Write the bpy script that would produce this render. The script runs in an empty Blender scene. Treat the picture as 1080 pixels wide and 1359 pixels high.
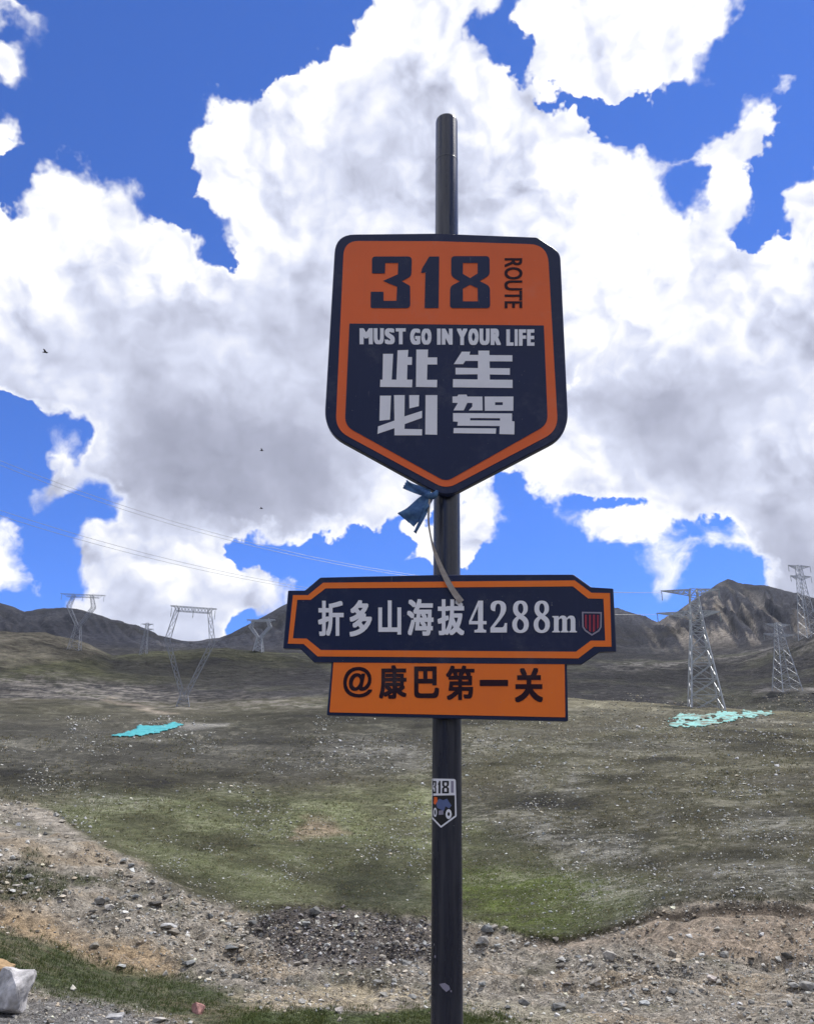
import bpy, bmesh, math, random
import numpy as np
from mathutils import Vector, Matrix

rad = math.radians
S = bpy.context.scene
COL = S.collection

# ------------------------------------------------------------------ camera
W, H = 1080.0, 1359.0           # photograph's pixel frame
F = 1060.0                      # focal length in those pixels
PITCH, ROLL = rad(20.0), rad(1.02)
CAM = np.array([0.0, 0.0, 1.6])
_f = np.array([0, math.cos(PITCH), math.sin(PITCH)])
_r0 = np.array([1.0, 0, 0])
_u0 = np.array([0, -math.sin(PITCH), math.cos(PITCH)])
_r = _r0 * math.cos(ROLL) + _u0 * math.sin(ROLL)
_u = -_r0 * math.sin(ROLL) + _u0 * math.cos(ROLL)
cam_data = bpy.data.cameras.new('camera')
cam_data.sensor_fit = 'VERTICAL'
cam_data.sensor_height = 36.0
cam_data.lens = 36.0 * F / H
cam_data.clip_start = 0.05
cam_data.clip_end = 30000
cam = bpy.data.objects.new('camera', cam_data)
COL.objects.link(cam)
m = Matrix((( _r[0], _u[0], -_f[0], CAM[0]), (_r[1], _u[1], -_f[1], CAM[1]), (_r[2], _u[2], -_f[2], CAM[2]), (0, 0, 0, 1)))
cam.matrix_world = m
S.camera = cam


def ray(px, py):
    """world direction through a photograph pixel (arrays fine)"""
    a = (np.asarray(px, float) - W / 2) / F
    b = (H / 2 - np.asarray(py, float)) / F
    d = a[..., None] * _r + b[..., None] * _u + _f
    return d / np.linalg.norm(d, axis=-1, keepdims=True)


def project(p):
    q = np.asarray(p, float) - CAM
    z = q @ _f
    zs = np.where(np.abs(z) < 1e-6, 1e-6, z)
    return W / 2 + F * (q @ _r) / zs, H / 2 - F * (q @ _u) / zs, z


# ------------------------------------------------------------------ light
SUN_EL, SUN_AZ = rad(61), rad(52)      # high, beyond the sign and to the right
sun_dir = Vector((math.sin(SUN_AZ) * math.cos(SUN_EL), math.cos(SUN_AZ) * math.cos(SUN_EL), math.sin(SUN_EL)))
sun_data = bpy.data.lights.new('sun', 'SUN')
sun_data.energy = 4.0
sun_data.angle = rad(0.53)
sun_data.color = (1.0, 0.95, 0.88)
sun = bpy.data.objects.new('sun', sun_data)
sun.rotation_euler = sun_dir.to_track_quat('Z', 'Y').to_euler()
sun.location = (0, 0, 60)
COL.objects.link(sun)

S.view_settings.view_transform = 'Standard'
S.view_settings.look = 'None'
S.view_settings.exposure = 0.2
S.view_settings.gamma = 1.0
S.view_settings.use_curve_mapping = False
S.cycles.max_bounces = 6
S.cycles.diffuse_bounces = 2
S.cycles.use_adaptive_sampling = True
S.cycles.adaptive_threshold = .02


# ------------------------------------------------------------------ node helper
class NT:
    def __init__(self, tree):
        self.t = tree
        self.n = tree.nodes
        self.l = tree.links

    def add(self, typ, ins=None, **kw):
        nd = self.n.new(typ)
        for k, v in kw.items():
            setattr(nd, k, v)
        if ins:
            for k, v in ins.items():
                self.set(nd.inputs[k], v)
        return nd

    def set(self, sock, v):
        if isinstance(v, bpy.types.NodeSocket):
            self.l.new(v, sock)
        else:
            sock.default_value = v

    def math(self, op, a, b=None, c=None, clamp=False):
        nd = self.n.new('ShaderNodeMath')
        nd.operation = op
        nd.use_clamp = clamp
        for i, v in enumerate((a, b, c)):
            if v is not None:
                self.set(nd.inputs[i], v)
        return nd.outputs[0]

    def vec(self, op, a, b=None, c=None):
        nd = self.n.new('ShaderNodeVectorMath')
        nd.operation = op
        for i, v in enumerate((a, b, c)):
            if v is not None:
                if op == 'SCALE' and i == 1:
                    self.set(nd.inputs['Scale'], v)
                else:
                    self.set(nd.inputs[i], v)
        return nd.outputs['Value'] if op in ('DOT_PRODUCT', 'DISTANCE', 'LENGTH') else nd.outputs[0]

    def smooth(self, x, lo, hi, a=0.0, b=1.0, kind='SMOOTHSTEP'):
        nd = self.add('ShaderNodeMapRange', {'Value': x, 'From Min': lo, 'From Max': hi, 'To Min': a, 'To Max': b}, interpolation_type=kind)
        nd.clamp = True
        return nd.outputs[0]

    def mix(self, fac, a, b, blend='MIX'):
        nd = self.n.new('ShaderNodeMix')
        nd.data_type = 'RGBA'
        nd.blend_type = blend
        self.set(nd.inputs[0], fac)
        self.set(nd.inputs[6], a)
        self.set(nd.inputs[7], b)
        return nd.outputs[2]

    def mixf(self, fac, a, b):
        nd = self.n.new('ShaderNodeMix')
        nd.data_type = 'FLOAT'
        self.set(nd.inputs[0], fac)
        self.set(nd.inputs[2], a)
        self.set(nd.inputs[3], b)
        return nd.outputs[0]

    def noise(self, v, scale, detail=4, rough=0.55, dist=0.0, col=False, **kw):
        nd = self.add('ShaderNodeTexNoise', {'Vector': v, 'Scale': scale, 'Detail': detail, 'Roughness': rough, 'Distortion': dist}, **kw)
        return nd.outputs['Color'] if col else nd.outputs[0]

    def voro(self, v, scale, detail=0, rough=0.5, feature='F1', **kw):
        nd = self.add('ShaderNodeTexVoronoi', feature=feature, **kw)
        self.set(nd.inputs['Vector'], v)
        self.set(nd.inputs['Scale'], scale)
        if 'Detail' in nd.inputs:
            nd.inputs['Detail'].default_value = detail
            nd.inputs['Roughness'].default_value = rough
        return nd.outputs['Distance']


# ------------------------------------------------------------------ sky and clouds (world)
def poly_sd(px, py, poly):
    """signed pixel distance to a polygon, positive inside"""
    P = np.array(poly, float)
    Q = np.roll(P, -1, 0)
    x = px[..., None]; y = py[..., None]
    ex, ey = Q[:, 0] - P[:, 0], Q[:, 1] - P[:, 1]
    t = np.clip(((x - P[:, 0]) * ex + (y - P[:, 1]) * ey) / (ex * ex + ey * ey + 1e-9), 0, 1)
    d = np.sqrt((x - P[:, 0] - t * ex) ** 2 + (y - P[:, 1] - t * ey) ** 2).min(-1)
    c = ((P[:, 1] > y) != (Q[:, 1] > y)) & (x < ex * (y - P[:, 1]) / (ey + 1e-12) + P[:, 0])
    return np.where(c.sum(-1) % 2 == 1, d, -d)


BLUE = [
    [(-150, -150), (470, -150), (474, 0), (452, 30), (442, 72), (405, 72), (380, 82), (366, 116), (335, 136), (290, 136), (262, 162), (244, 195), (233, 235), (250, 270), (280, 292), (300, 312), (318, 335), (302, 362), (275, 362), (260, 335), (246, 305), (230, 292), (200, 285), (192, 268), (188, 240), (155, 226), (110, 212), (75, 210), (46, 216), (40, 240), (42, 270), (0, 275), (-150, 275)],
    [(668, -150), (690, -150), (692, 22), (674, 45), (666, 70), (700, 92), (740, 105), (780, 112), (795, 125), (810, 152), (840, 145), (862, 135), (885, 155), (887, 130), (930, 118), (952, 105), (938, 80), (947, 42), (985, 28), (980, 0), (980, -150), (1200, -150), (1200, 150), (1085, 145), (1060, 118), (1020, 130), (990, 142), (970, 165), (940, 165), (918, 195), (890, 208), (855, 198), (848, 188), (825, 192), (800, 168), (780, 138), (755, 122), (740, 132), (715, 138), (690, 112), (668, 92), (650, 76), (640, 52), (620, 35), (640, 20), (668, 20)],
    [(882, 222), (932, 250), (930, 282), (895, 294), (876, 278), (883, 245)],
    [(1120, 140), (1075, 155), (1060, 165), (1040, 185), (1042, 205), (1015, 203), (1008, 225), (998, 240), (1015, 258), (1006, 285), (976, 300), (988, 324), (1002, 328), (1012, 307), (1032, 287), (1032, 250), (1052, 217), (1080, 187), (1120, 170)],
    [(-150, 500), (-50, 515), (10, 528), (40, 550), (85, 553), (118, 560), (113, 600), (108, 640), (135, 640), (150, 668), (152, 690), (130, 685), (105, 692), (85, 705), (80, 730), (95, 752), (112, 762), (104, 785), (85, 800), (30, 812), (-150, 790)],
    [(303, 727), (318, 718), (345, 712), (375, 726), (420, 722), (500, 708), (560, 690), (622, 653), (671, 642), (711, 649), (755, 671), (822, 665), (875, 687), (969, 689), (980, 738), (1008, 769), (1000, 860), (420, 860), (414, 800), (410, 775), (390, 767), (350, 752), (328, 740)],
    [(398, 790), (414, 796), (414, 825), (350, 860), (300, 870), (305, 838), (350, 822), (388, 802)],
]
PUFF = [  # cloudlets that float inside the blue
    [(-150, -80), (10, -30), (55, 8), (80, 42), (62, 58), (40, 52), (22, 28), (-150, 12)],
    [(-150, 40), (8, 52), (26, 68), (38, 92), (18, 106), (-150, 104)],
    [(58, 72), (70, 66), (82, 108), (76, 118), (56, 92)],
    [(-150, 150), (8, 156), (28, 174), (16, 205), (-150, 218)],
    [(408, 22), (428, 4), (444, -20), (460, 10), (436, 34), (416, 42)],
    [(515, 737), (545, 700), (590, 672), (640, 668), (684, 690), (655, 702), (650, 738), (630, 754), (570, 754)],
    [(752, 690), (800, 676), (850, 684), (930, 694), (976, 702), (965, 722), (900, 738), (860, 730), (780, 716)],
    [(-150, 682), (20, 690), (66, 715), (46, 742), (-150, 744)],
    [(-150, 738), (20, 742), (86, 764), (66, 786), (20, 782), (-150, 784)],
    [(60, 600), (84, 592), (110, 604), (112, 640), (86, 665), (52, 676), (28, 664), (58, 640)],
    [(868, 768), (900, 764), (918, 778), (900, 790), (870, 782)],
]
TONE = [  # (x, y, brightness) of the cloud body: sunlit crowns against thick grey bases
    (100, 240, 1), (30, 300, 1), (110, 330, .95), (210, 320, 1), (290, 165, 1), (300, 270, 1), (350, 290, 1), (440, 60, 1), (520, 30, 1), (620, 30, 1), (400, 100, 1),
    (700, 60, 1), (830, 60, .95), (900, 60, 1), (650, 110, 1), (700, 200, 1), (760, 260, 1), (860, 330, 1), (950, 250, 1), (1000, 380, 1), (1060, 300, 1), (760, 380, 1), (820, 400, 1), (20, 370, 1), (250, 350, .95),
    (180, 330, .85), (460, 140, .74), (520, 150, .72), (440, 220, .74), (560, 220, .74), (620, 250, .74), (540, 120, .9), (30, 440, .78), (150, 400, .8), (370, 450, .62), (500, 240, .7),
    (250, 430, .62), (340, 390, .66), (400, 400, .6), (150, 460, .58), (90, 480, .55), (380, 330, .74), (20, 500, .62), (300, 480, .66), (420, 330, .7),
    (200, 600, .34), (250, 560, .44), (300, 650, .32), (340, 600, .42), (200, 540, .5), (400, 620, .42), (350, 680, .4), (240, 650, .32), (430, 560, .55), (400, 500, .62), (430, 660, .5), (160, 640, .45),
    (800, 540, .5), (900, 520, .48), (1000, 520, .55), (850, 570, .48), (950, 560, .46), (1050, 540, .6), (800, 470, .78), (900, 450, .85), (1000, 460, .82), (1040, 625, .9), (960, 650, .64), (700, 620, .95), (770, 600, .9), (870, 640, .68), (1030, 720, .5), (1060, 760, .5), (1060, 680, .62), (900, 600, .5),
    (480, 680, .85), (130, 565, .85), (60, 540, .8), (100, 740, 1), (130, 710, 1), (200, 760, .9), (250, 780, .72), (180, 800, .62), (330, 765, 1), (300, 815, .66), (390, 780, 1), (260, 740, .95), (230, 830, .6),
    (560, 720, .95), (640, 690, 1), (850, 700, 1), (930, 710, .9), (20, 720, 1), (40, 765, 1), (20, 30, 1), (20, 90, 1), (10, 180, 1), (70, 640, .9)]


def cloud_map(px, py):
    sd = np.full(px.shape, 200.0)
    for p in BLUE:
        sd = np.minimum(sd, -poly_sd(px, py, p))
    for p in PUFF:
        sd = np.maximum(sd, poly_sd(px, py, p) + 3.0)
    cov = np.clip(0.5 + sd / 60.0, 0, 1)
    T = np.array(TONE)
    d2 = (px[..., None] - T[:, 0]) ** 2 + (py[..., None] - T[:, 1]) ** 2
    w = 1.0 / (d2 + 500.0) ** 1.6
    return cov, (w * T[:, 2]).sum(-1) / w.sum(-1)


def build_world():
    world = bpy.data.worlds.new('World')
    S.world = world
    world.use_nodes = True
    world.cycles.sampling_method = 'MANUAL'
    world.cycles.sample_map_resolution = 512
    N = NT(world.node_tree)
    N.n.clear()
    P = N.add('ShaderNodeTexCoord').outputs['Generated']
    sky = N.add('ShaderNodeTexSky', sky_type='NISHITA')
    sky.sun_disc = False
    sky.sun_elevation = SUN_EL
    sky.sun_rotation = SUN_AZ
    sky.altitude = 4200
    sky.air_density = 1.0
    sky.dust_density = 0.3
    sky.ozone_density = 3.0
    skyc = N.mix(1.0, sky.outputs[0], SKY_TINT, 'MULTIPLY')     # clear high-altitude air

    # domain warp gives every cloud edge its ragged outline
    w1 = N.vec('SUBTRACT', N.noise(P, 9.0, 3, .55, col=True), (.5, .5, .5))
    w2 = N.vec('SUBTRACT', N.noise(P, 34.0, 3, .6, col=True), (.5, .5, .5))
    Pw = N.vec('MULTIPLY_ADD', w1, (.05,) * 3, P)
    Pw = N.vec('MULTIPLY_ADD', w2, (.04,) * 3, Pw)
    sx = N.add('ShaderNodeSeparateXYZ', {0: Pw})
    az = N.math('ARCTAN2', sx.outputs[0], sx.outputs[1])
    el = N.math('ARCSINE', sx.outputs[2])
    A0, A1, E0, E1, NR, NC = rad(-41), rad(41), rad(4), rad(56), 30, 32
    half = []
    for h in range(2):
        a0 = A0 if h == 0 else 0.0
        a1 = 0.0 if h == 0 else A1
        u = N.smooth(az, a0, a1, kind='LINEAR')
        acc = (0, 0, 0, 1)
        for k in range(NR):
            # one elevation row of coverage and tone, faded in over its band
            e = E0 + (E1 - E0) * k / (NR - 1)
            t = np.linspace(0, 1, NC)
            a = a0 + (a1 - a0) * t
            d = np.stack([np.sin(a) * math.cos(e), np.cos(a) * math.cos(e), np.full(NC, math.sin(e))], -1)
            px, py, _ = project(CAM + d)
            cov, tone = cloud_map(px, py)
            gt = bpy.data.node_groups.new('cloud_row', 'ShaderNodeTree')
            for nm, ty in (('u', 'NodeSocketFloat'), ('el', 'NodeSocketFloat'), ('acc', 'NodeSocketColor')):
                gt.interface.new_socket(nm, in_out='INPUT', socket_type=ty)
            gt.interface.new_socket('acc', in_out='OUTPUT', socket_type='NodeSocketColor')
            rp = gt.nodes.new('ShaderNodeValToRGB')
            cr = rp.color_ramp
            cr.interpolation = 'LINEAR'
            cr.elements.remove(cr.elements[1])
            cr.elements[0].position = 0.0
            cr.elements[0].color = (cov[0], tone[0], 0, 1)
            for i in range(1, NC):
                cr.elements.new(t[i]).color = (cov[i], tone[i], 0, 1)
            G = NT(gt)
            gi = gt.nodes.new('NodeGroupInput')
            go = gt.nodes.new('NodeGroupOutput')
            v = G.math('MULTIPLY_ADD', gi.outputs[1], (NR - 1) / (E1 - E0), -E0 * (NR - 1) / (E1 - E0) - k)
            if k == NR - 1:
                v = G.math('MINIMUM', v, 0.0)
            if k == 0:
                v = G.math('MAXIMUM', v, 0.0)
            wt = G.math('SUBTRACT', 1.0, G.math('ABSOLUTE', v), clamp=True)
            G.l.new(gi.outputs[0], rp.inputs[0])
            G.l.new(G.mix(wt, gi.outputs[2], rp.outputs[0], 'ADD'), go.inputs[0])
            gn = N.add('ShaderNodeGroup', node_tree=gt)
            N.set(gn.inputs[0], u); N.set(gn.inputs[1], el); N.set(gn.inputs[2], acc)
            acc = gn.outputs[0]
        half.append(acc)
    side = N.math('GREATER_THAN', az, 0.0)
    grid = N.mix(side, half[0], half[1])
    g = N.add('ShaderNodeSeparateColor', {0: grid})
    # beyond the mapped part broken cumulus goes on, its tone raised to add ambient light
    far = N.noise(P, 2.3, 3, .5)
    covf = N.smooth(far, .36, .58, .15, 1.0)
    tonef = N.smooth(N.noise(P, 3.1, 2, .5), .35, .65, .6, 1.05)
    inw = N.math('MULTIPLY', N.smooth(N.math('ABSOLUTE', az), rad(37), rad(41), 1, 0), N.smooth(el, rad(53), rad(56.5), 1, 0))
    cov = N.mixf(inw, covf, g.outputs[0])
    tone = N.mixf(inw, tonef, g.outputs[1])

    # cauliflower relief, lit from the sun's side
    Pr = N.vec('MULTIPLY_ADD', w1, (.07,) * 3, P)
    Pr = N.vec('MULTIPLY_ADD', w2, (.012,) * 3, Pr)
    L = sun_dir
    puff0 = N.voro(Pr, 7.5, 3.0, .5)
    puff1 = N.voro(N.vec('ADD', Pr, tuple(L * .02)), 7.5, 3.0, .5)
    fine = N.noise(Pr, 18.0, 7, .58)
    fine1 = N.noise(N.vec('ADD', Pr, tuple(L * .009)), 18.0, 4, .55)
    broad = N.noise(Pr, 5.0, 2, .5)
    h0 = N.math('MULTIPLY_ADD', puff0, -.5, N.math('MULTIPLY_ADD', fine, .95, .30))
    D = N.math('MULTIPLY_ADD', N.math('SUBTRACT', cov, .5), 2.2, N.math('MULTIPLY', N.math('SUBTRACT', h0, .5), 1.35))
    soften = N.smooth(N.noise(P, 7.0, 2, .5), .42, .62)          # crisp heads here, fraying wisps there
    alpha = N.smooth(D, N.mixf(soften, -.04, -.42), N.mixf(soften, .11, .30))
    edge = N.smooth(D, .08, .50)                      # 0 at the rim, 1 deep inside
    amt = N.smooth(tone, .5, .98, .16, .82)
    lit = N.math('MULTIPLY', N.math('SUBTRACT', puff1, puff0), 1.35)
    lit = N.math('MULTIPLY_ADD', N.math('SUBTRACT', fine, fine1), .75, lit)
    lit = N.math('MULTIPLY_ADD', N.math('SUBTRACT', broad, .5), .35, lit)
    body = N.mixf(edge, N.math('MULTIPLY_ADD', tone, .45, .56), tone)
    # sunlit heads standing in front of the greyer body
    q = N.math('MULTIPLY_ADD', puff0, -.75, N.math('MULTIPLY_ADD', fine, .7, N.math('MULTIPLY', broad, .55)))
    head = N.math('MULTIPLY', N.smooth(q, .335, .40), N.smooth(tone, .58, .86, 0, .75))
    shade = N.math('MULTIPLY', N.smooth(q, .30, .05), N.smooth(tone, .6, .9, .03, .09))
    body = N.math('SUBTRACT', N.mixf(head, body, 1.04), shade)
    b = N.math('ADD', N.math('MULTIPLY_ADD', lit, amt, body), .07)
    b = N.smooth(b, .22, 1.12, .22, 1.12, 'LINEAR')
    colr = N.add('ShaderNodeValToRGB')
    N.l.new(b, colr.inputs[0])
    e = colr.color_ramp.elements
    e[0].position = .3; e[0].color = (.28, .295, .38, 1)
    e[1].position = 1.0; e[1].color = (1.12, 1.12, 1.13, 1)
    for p_, c_ in ((.5, (.43, .45, .57, 1)), (.74, (.72, .76, .92, 1)), (.93, (1.0, 1.01, 1.06, 1))):
        q = colr.color_ramp.elements.new(p_); q.color = c_
    bg1 = N.add('ShaderNodeBackground', {'Color': skyc, 'Strength': SKY_STR})
    bg2 = N.add('ShaderNodeBackground', {'Color': colr.outputs[0], 'Strength': .88})
    mx = N.add('ShaderNodeMixShader', {0: alpha, 1: bg1.outputs[0], 2: bg2.outputs[0]})
    out = N.add('ShaderNodeOutputWorld')
    N.l.new(mx.outputs[0], out.inputs[0])


HAZE = 2.4e-5
SKY_TINT, SKY_STR = (.44, .84, 1.58, 1), 0.13
build_world()

# ------------------------------------------------------------------ mesh and material helpers
def mesh_np(name, v, f, mat=None, smooth=False):
    """mesh from arrays; f is (n,3) or (n,4)"""
    v = np.asarray(v, np.float32); f = np.asarray(f, np.int32)
    me = bpy.data.meshes.new(name)
    me.vertices.add(len(v)); me.vertices.foreach_set('co', v.ravel())
    n = f.shape[1]
    me.loops.add(f.size); me.loops.foreach_set('vertex_index', f.ravel())
    me.polygons.add(len(f))
    me.polygons.foreach_set('loop_start', np.arange(0, f.size, n, dtype=np.int32))
    me.polygons.foreach_set('loop_total', np.full(len(f), n, np.int32))
    me.polygons.foreach_set('use_smooth', np.full(len(f), smooth, bool))
    me.update(calc_edges=True); me.validate()
    if mat:
        me.materials.append(mat)
    return me


def link(name, me, parent=None, label=None, cat=None, group=None, kind=None):
    o = bpy.data.objects.new(name, me)
    COL.objects.link(o)
    if parent is not None:
        o.parent = parent
        o.matrix_parent_inverse = Matrix.Translation(-Vector(ROOT_AT.get(parent.name, (0, 0, 0))))
    for k, v in (('label', label), ('category', cat), ('group', group), ('kind', kind)):
        if v:
            o[k] = v
    return o


ROOT_AT = {}


def thing(name, loc, label, cat, group=None):
    o = link(name, None, None, label, cat, group)
    o.location = loc
    o.empty_display_size = .2
    ROOT_AT[o.name] = tuple(loc)          # parts are modelled in world coordinates
    return o


def principled(name, col=(.5, .5, .5), rough=.6, metal=0.0, spec=.5):
    mt = bpy.data.materials.new(name)
    mt.use_nodes = True
    N = NT(mt.node_tree)
    b = N.n['Principled BSDF']
    b.inputs['Base Color'].default_value = (*col, 1)
    b.inputs['Roughness'].default_value = rough
    b.inputs['Metallic'].default_value = metal
    b.inputs['Specular IOR Level'].default_value = spec
    return mt, N, b


def worn(name, col, col2, scale=8., rough=.5, metal=0., spec=.5, bump=0.0, detail=6, lo=.35, hi=.7):
    mt, N, b = principled(name, col, rough, metal, spec)
    P = N.add('ShaderNodeNewGeometry').outputs['Position']
    n1 = N.noise(P, scale, detail, .6)
    f = N.smooth(n1, lo, hi)
    N.set(b.inputs['Base Color'], N.mix(f, (*col, 1), (*col2, 1)))
    N.set(b.inputs['Roughness'], N.mixf(n1, rough * .8, min(1, rough * 1.25)))
    if bump:
        bp = N.add('ShaderNodeBump', {'Strength': 1.0, 'Distance': bump, 'Height': N.noise(P, scale * 4, 4, .6)})
        N.set(b.inputs['Normal'], bp.outputs[0])
    return mt


# ------------------------------------------------------------------ noise for modelling
def _hash(i, j, seed):
    h = (i * 374761393 + j * 668265263 + seed * 1442695041) & 0xFFFFFFFF
    h = ((h ^ (h >> 13)) * 1274126177) & 0xFFFFFFFF
    return ((h ^ (h >> 16)) & 0xFFFF) / 65535.0


def vnoise(x, y, seed=0):
    xi = np.floor(x).astype(np.int64); yi = np.floor(y).astype(np.int64)
    u = x - xi; v = y - yi
    u = u * u * u * (u * (u * 6 - 15) + 10); v = v * v * v * (v * (v * 6 - 15) + 10)
    a = _hash(xi, yi, seed); b = _hash(xi + 1, yi, seed); c = _hash(xi, yi + 1, seed); d = _hash(xi + 1, yi + 1, seed)
    return (a + (b - a) * u) * (1 - v) + (c + (d - c) * u) * v


def fbm(x, y, oct=4, seed=0, gain=.5):
    s = 0; a = 1; t = 0
    for k in range(oct):
        s = s + a * vnoise(x, y, seed + k * 17); t += a
        x = x * 2.03 + 11.3; y = y * 2.03 + 4.7; a *= gain
    return s / t - .5


def sstep(x, a, b):
    t = np.clip((x - a) / (b - a), 0, 1)
    return t * t * (3 - 2 * t)


# ------------------------------------------------------------------ terrain
RING = [  # distance in metres, then photograph rows where the ground stands at that distance
    (9.5, [(-150, 1345), (0, 1350), (150, 1358), (1080, 1360)]),
    (12, [(-150, 1270), (0, 1285), (150, 1315), (300, 1338), (450, 1338), (600, 1341), (900, 1343), (1080, 1340)]),
    (14, [(-150, 1205), (0, 1238), (75, 1260), (130, 1286), (250, 1312), (450, 1326), (600, 1330), (1080, 1326)]),
    (17, [(-150, 1245), (0, 1262), (130, 1296), (300, 1314), (600, 1316), (900, 1308), (1080, 1300)]),
    (20, [(-150, 1200), (0, 1226), (150, 1262), (300, 1288), (450, 1296), (600, 1292), (750, 1284), (900, 1274), (1080, 1262)]),
    (23.2, [(-150, 1170), (0, 1198), (150, 1225), (300, 1250), (450, 1262), (600, 1256), (690, 1251), (740, 1258), (850, 1238), (900, 1222), (960, 1216), (1080, 1216)]),
    (23.9, [(-150, 1165), (0, 1190), (150, 1215), (300, 1240), (450, 1254), (600, 1246), (690, 1242), (740, 1245), (810, 1233), (850, 1222), (872, 1204), (960, 1194), (1050, 1197), (1080, 1206)]),
    (32, [(0, 1145), (300, 1180), (450, 1195), (600, 1190), (750, 1185), (900, 1160), (1080, 1150)]),
    (45, [(0, 1095), (300, 1115), (600, 1120), (900, 1098), (1080, 1088)]),
    (70, [(0, 1044), (300, 1052), (600, 1052), (900, 1040), (1080, 1036)]),
    (110, [(0, 1004), (300, 1008), (600, 1004), (900, 998), (1080, 998)]),
    (170, [(0, 972), (300, 974), (600, 968), (900, 968), (1080, 970)]),
    (240, [(0, 948), (300, 952), (600, 940), (900, 950), (1080, 955)]),
    (300, [(0, 932), (300, 938), (600, 928), (750, 926), (820, 929), (900, 936), (960, 940), (1080, 946)]),
    (335, [(0, 926), (300, 930), (500, 920), (600, 924), (750, 936), (900, 946), (1080, 956)]),
    (420, [(0, 908), (200, 918), (300, 914), (500, 906), (600, 925), (750, 955), (900, 965), (1080, 970)]),
    (520, [(0, 885), (200, 902), (300, 900), (500, 895), (600, 910), (750, 924), (900, 923), (1030, 916), (1100, 913)]),
    (700, [(-150, 825), (0, 836), (60, 840), (110, 854), (150, 872), (200, 866), (300, 861), (360, 867), (450, 872), (600, 882), (750, 893), (900, 900), (1000, 898), (1045, 885), (1100, 872)]),
    (820, [(-150, 850), (0, 862), (110, 868), (150, 876), (200, 872), (300, 868), (450, 876), (600, 880), (750, 884), (900, 890), (980, 880), (1040, 862), (1075, 847), (1150, 835)]),
    (1300, [(0, 856), (150, 860), (300, 862), (450, 866), (600, 862), (750, 866), (850, 868), (900, 866), (1000, 858), (1080, 842), (1150, 835)]),
    (2600, [(-150, 790), (-40, 792), (0, 800), (14, 804), (33, 813), (60, 808), (85, 805), (105, 806), (140, 818), (180, 829), (228, 850), (245, 854), (262, 854), (290, 850), (320, 833), (375, 803), (430, 780), (500, 768), (600, 774), (700, 790), (770, 800), (820, 805), (850, 815), (872, 825), (890, 816), (925, 795), (950, 775), (965, 768), (985, 775), (1020, 778), (1060, 788), (1110, 800), (1230, 790)]),
    (3300, [(-150, 830), (240, 860), (600, 830), (870, 850), (1230, 830)]),
    (7000, [(-150, 860), (600, 860), (1230, 860)]),
]


# ground cover: where grass, rubble, soil and rock lie, and where cloud shade is painted
def soft(px, py, poly, s=14):
    return np.clip(.5 + poly_sd(px, py, poly) / s, 0, 1)


P_BANK = [(-160, 1200), (0, 1234), (75, 1254), (130, 1280), (250, 1302), (310, 1322), (355, 1340), (400, 1400), (320, 1400), (260, 1356), (170, 1336), (80, 1322), (50, 1312), (0, 1300), (-160, 1300)]
P_GRAVEL_L = [(-160, 1050), (0, 1062), (55, 1068), (110, 1108), (190, 1148), (260, 1186), (330, 1212), (390, 1226), (420, 1206), (470, 1212), (570, 1220), (640, 1222), (690, 1240), (740, 1250), (815, 1236), (852, 1222), (872, 1204), (960, 1194), (1050, 1197), (1090, 1206), (1240, 1200), (1240, 1420), (-160, 1420)]
P_TAN = [(-160, 1185), (0, 1200), (60, 1216), (130, 1246), (200, 1250), (236, 1275), (236, 1298), (180, 1302), (125, 1290), (75, 1262), (0, 1240), (-160, 1210)]
P_HEAP = [(335, 1225), (380, 1204), (440, 1206), (560, 1222), (600, 1240), (590, 1272), (500, 1284), (400, 1282), (345, 1262)]
P_PINK = [(860, 1214), (960, 1202), (1050, 1205), (1240, 1210), (1240, 1270), (1000, 1275), (900, 1262), (830, 1250), (740, 1262), (690, 1256), (760, 1248), (830, 1236)]
P_BRIGHT = [(600, 1140), (690, 1155), (770, 1165), (850, 1190), (840, 1215), (790, 1238), (745, 1247), (690, 1240), (640, 1218), (590, 1190)]
P_GREEN = [(40, 1075), (150, 1050), (300, 1052), (420, 1055), (560, 1040), (640, 1090), (760, 1150), (860, 1165), (900, 1185), (850, 1215), (760, 1240), (660, 1225), (560, 1218), (440, 1200), (330, 1205), (190, 1145), (110, 1105)]
P_DARK1 = [(430, 1165), (490, 1150), (560, 1160), (570, 1205), (500, 1212), (445, 1200)]
P_CLOUDSHADE = [(-160, 935), (200, 945), (560, 955), (590, 1000), (520, 1030), (400, 1045), (200, 1035), (80, 1050), (-160, 1040)]
P_DARK3 = [(640, 1060), (760, 1060), (860, 1105), (850, 1140), (740, 1130), (660, 1100)]
P_MOUND = [(385, 1100), (410, 1086), (440, 1090), (465, 1104), (430, 1112), (395, 1112)]
P_STRAW = [(300, 1322), (380, 1318), (470, 1306), (575, 1312), (575, 1330), (470, 1332), (420, 1340), (330, 1336)]
P_STRAW2 = [(610, 1322), (690, 1330), (780, 1350), (800, 1364), (690, 1362), (612, 1338)]
P_GRASSB = [(350, 1342), (430, 1340), (500, 1344), (575, 1334), (640, 1342), (720, 1362), (720, 1420), (320, 1420), (300, 1350)]
P_PATH = [(-160, 1305), (30, 1328), (80, 1324), (160, 1338), (230, 1354), (290, 1420), (-160, 1420)]
SCREE = [(702, 1038, 18, 20, .7), (760, 1042, 20, 20, .8), (718, 1102, 46, 18, .9), (815, 1136, 46, 15, .8), (790, 1185, 60, 36, .55), (1020, 1095, 62, 26, .7), (880, 1088, 26, 14, .6), (950, 1150, 80, 18, .5), (500, 996, 70, 13, .8), (560, 1010, 60, 8, .6), (840, 990, 120, 10, .5), (150, 1062, 60, 14, .4), (640, 985, 60, 16, .4), (1050, 1160, 40, 26, .5)]


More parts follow.
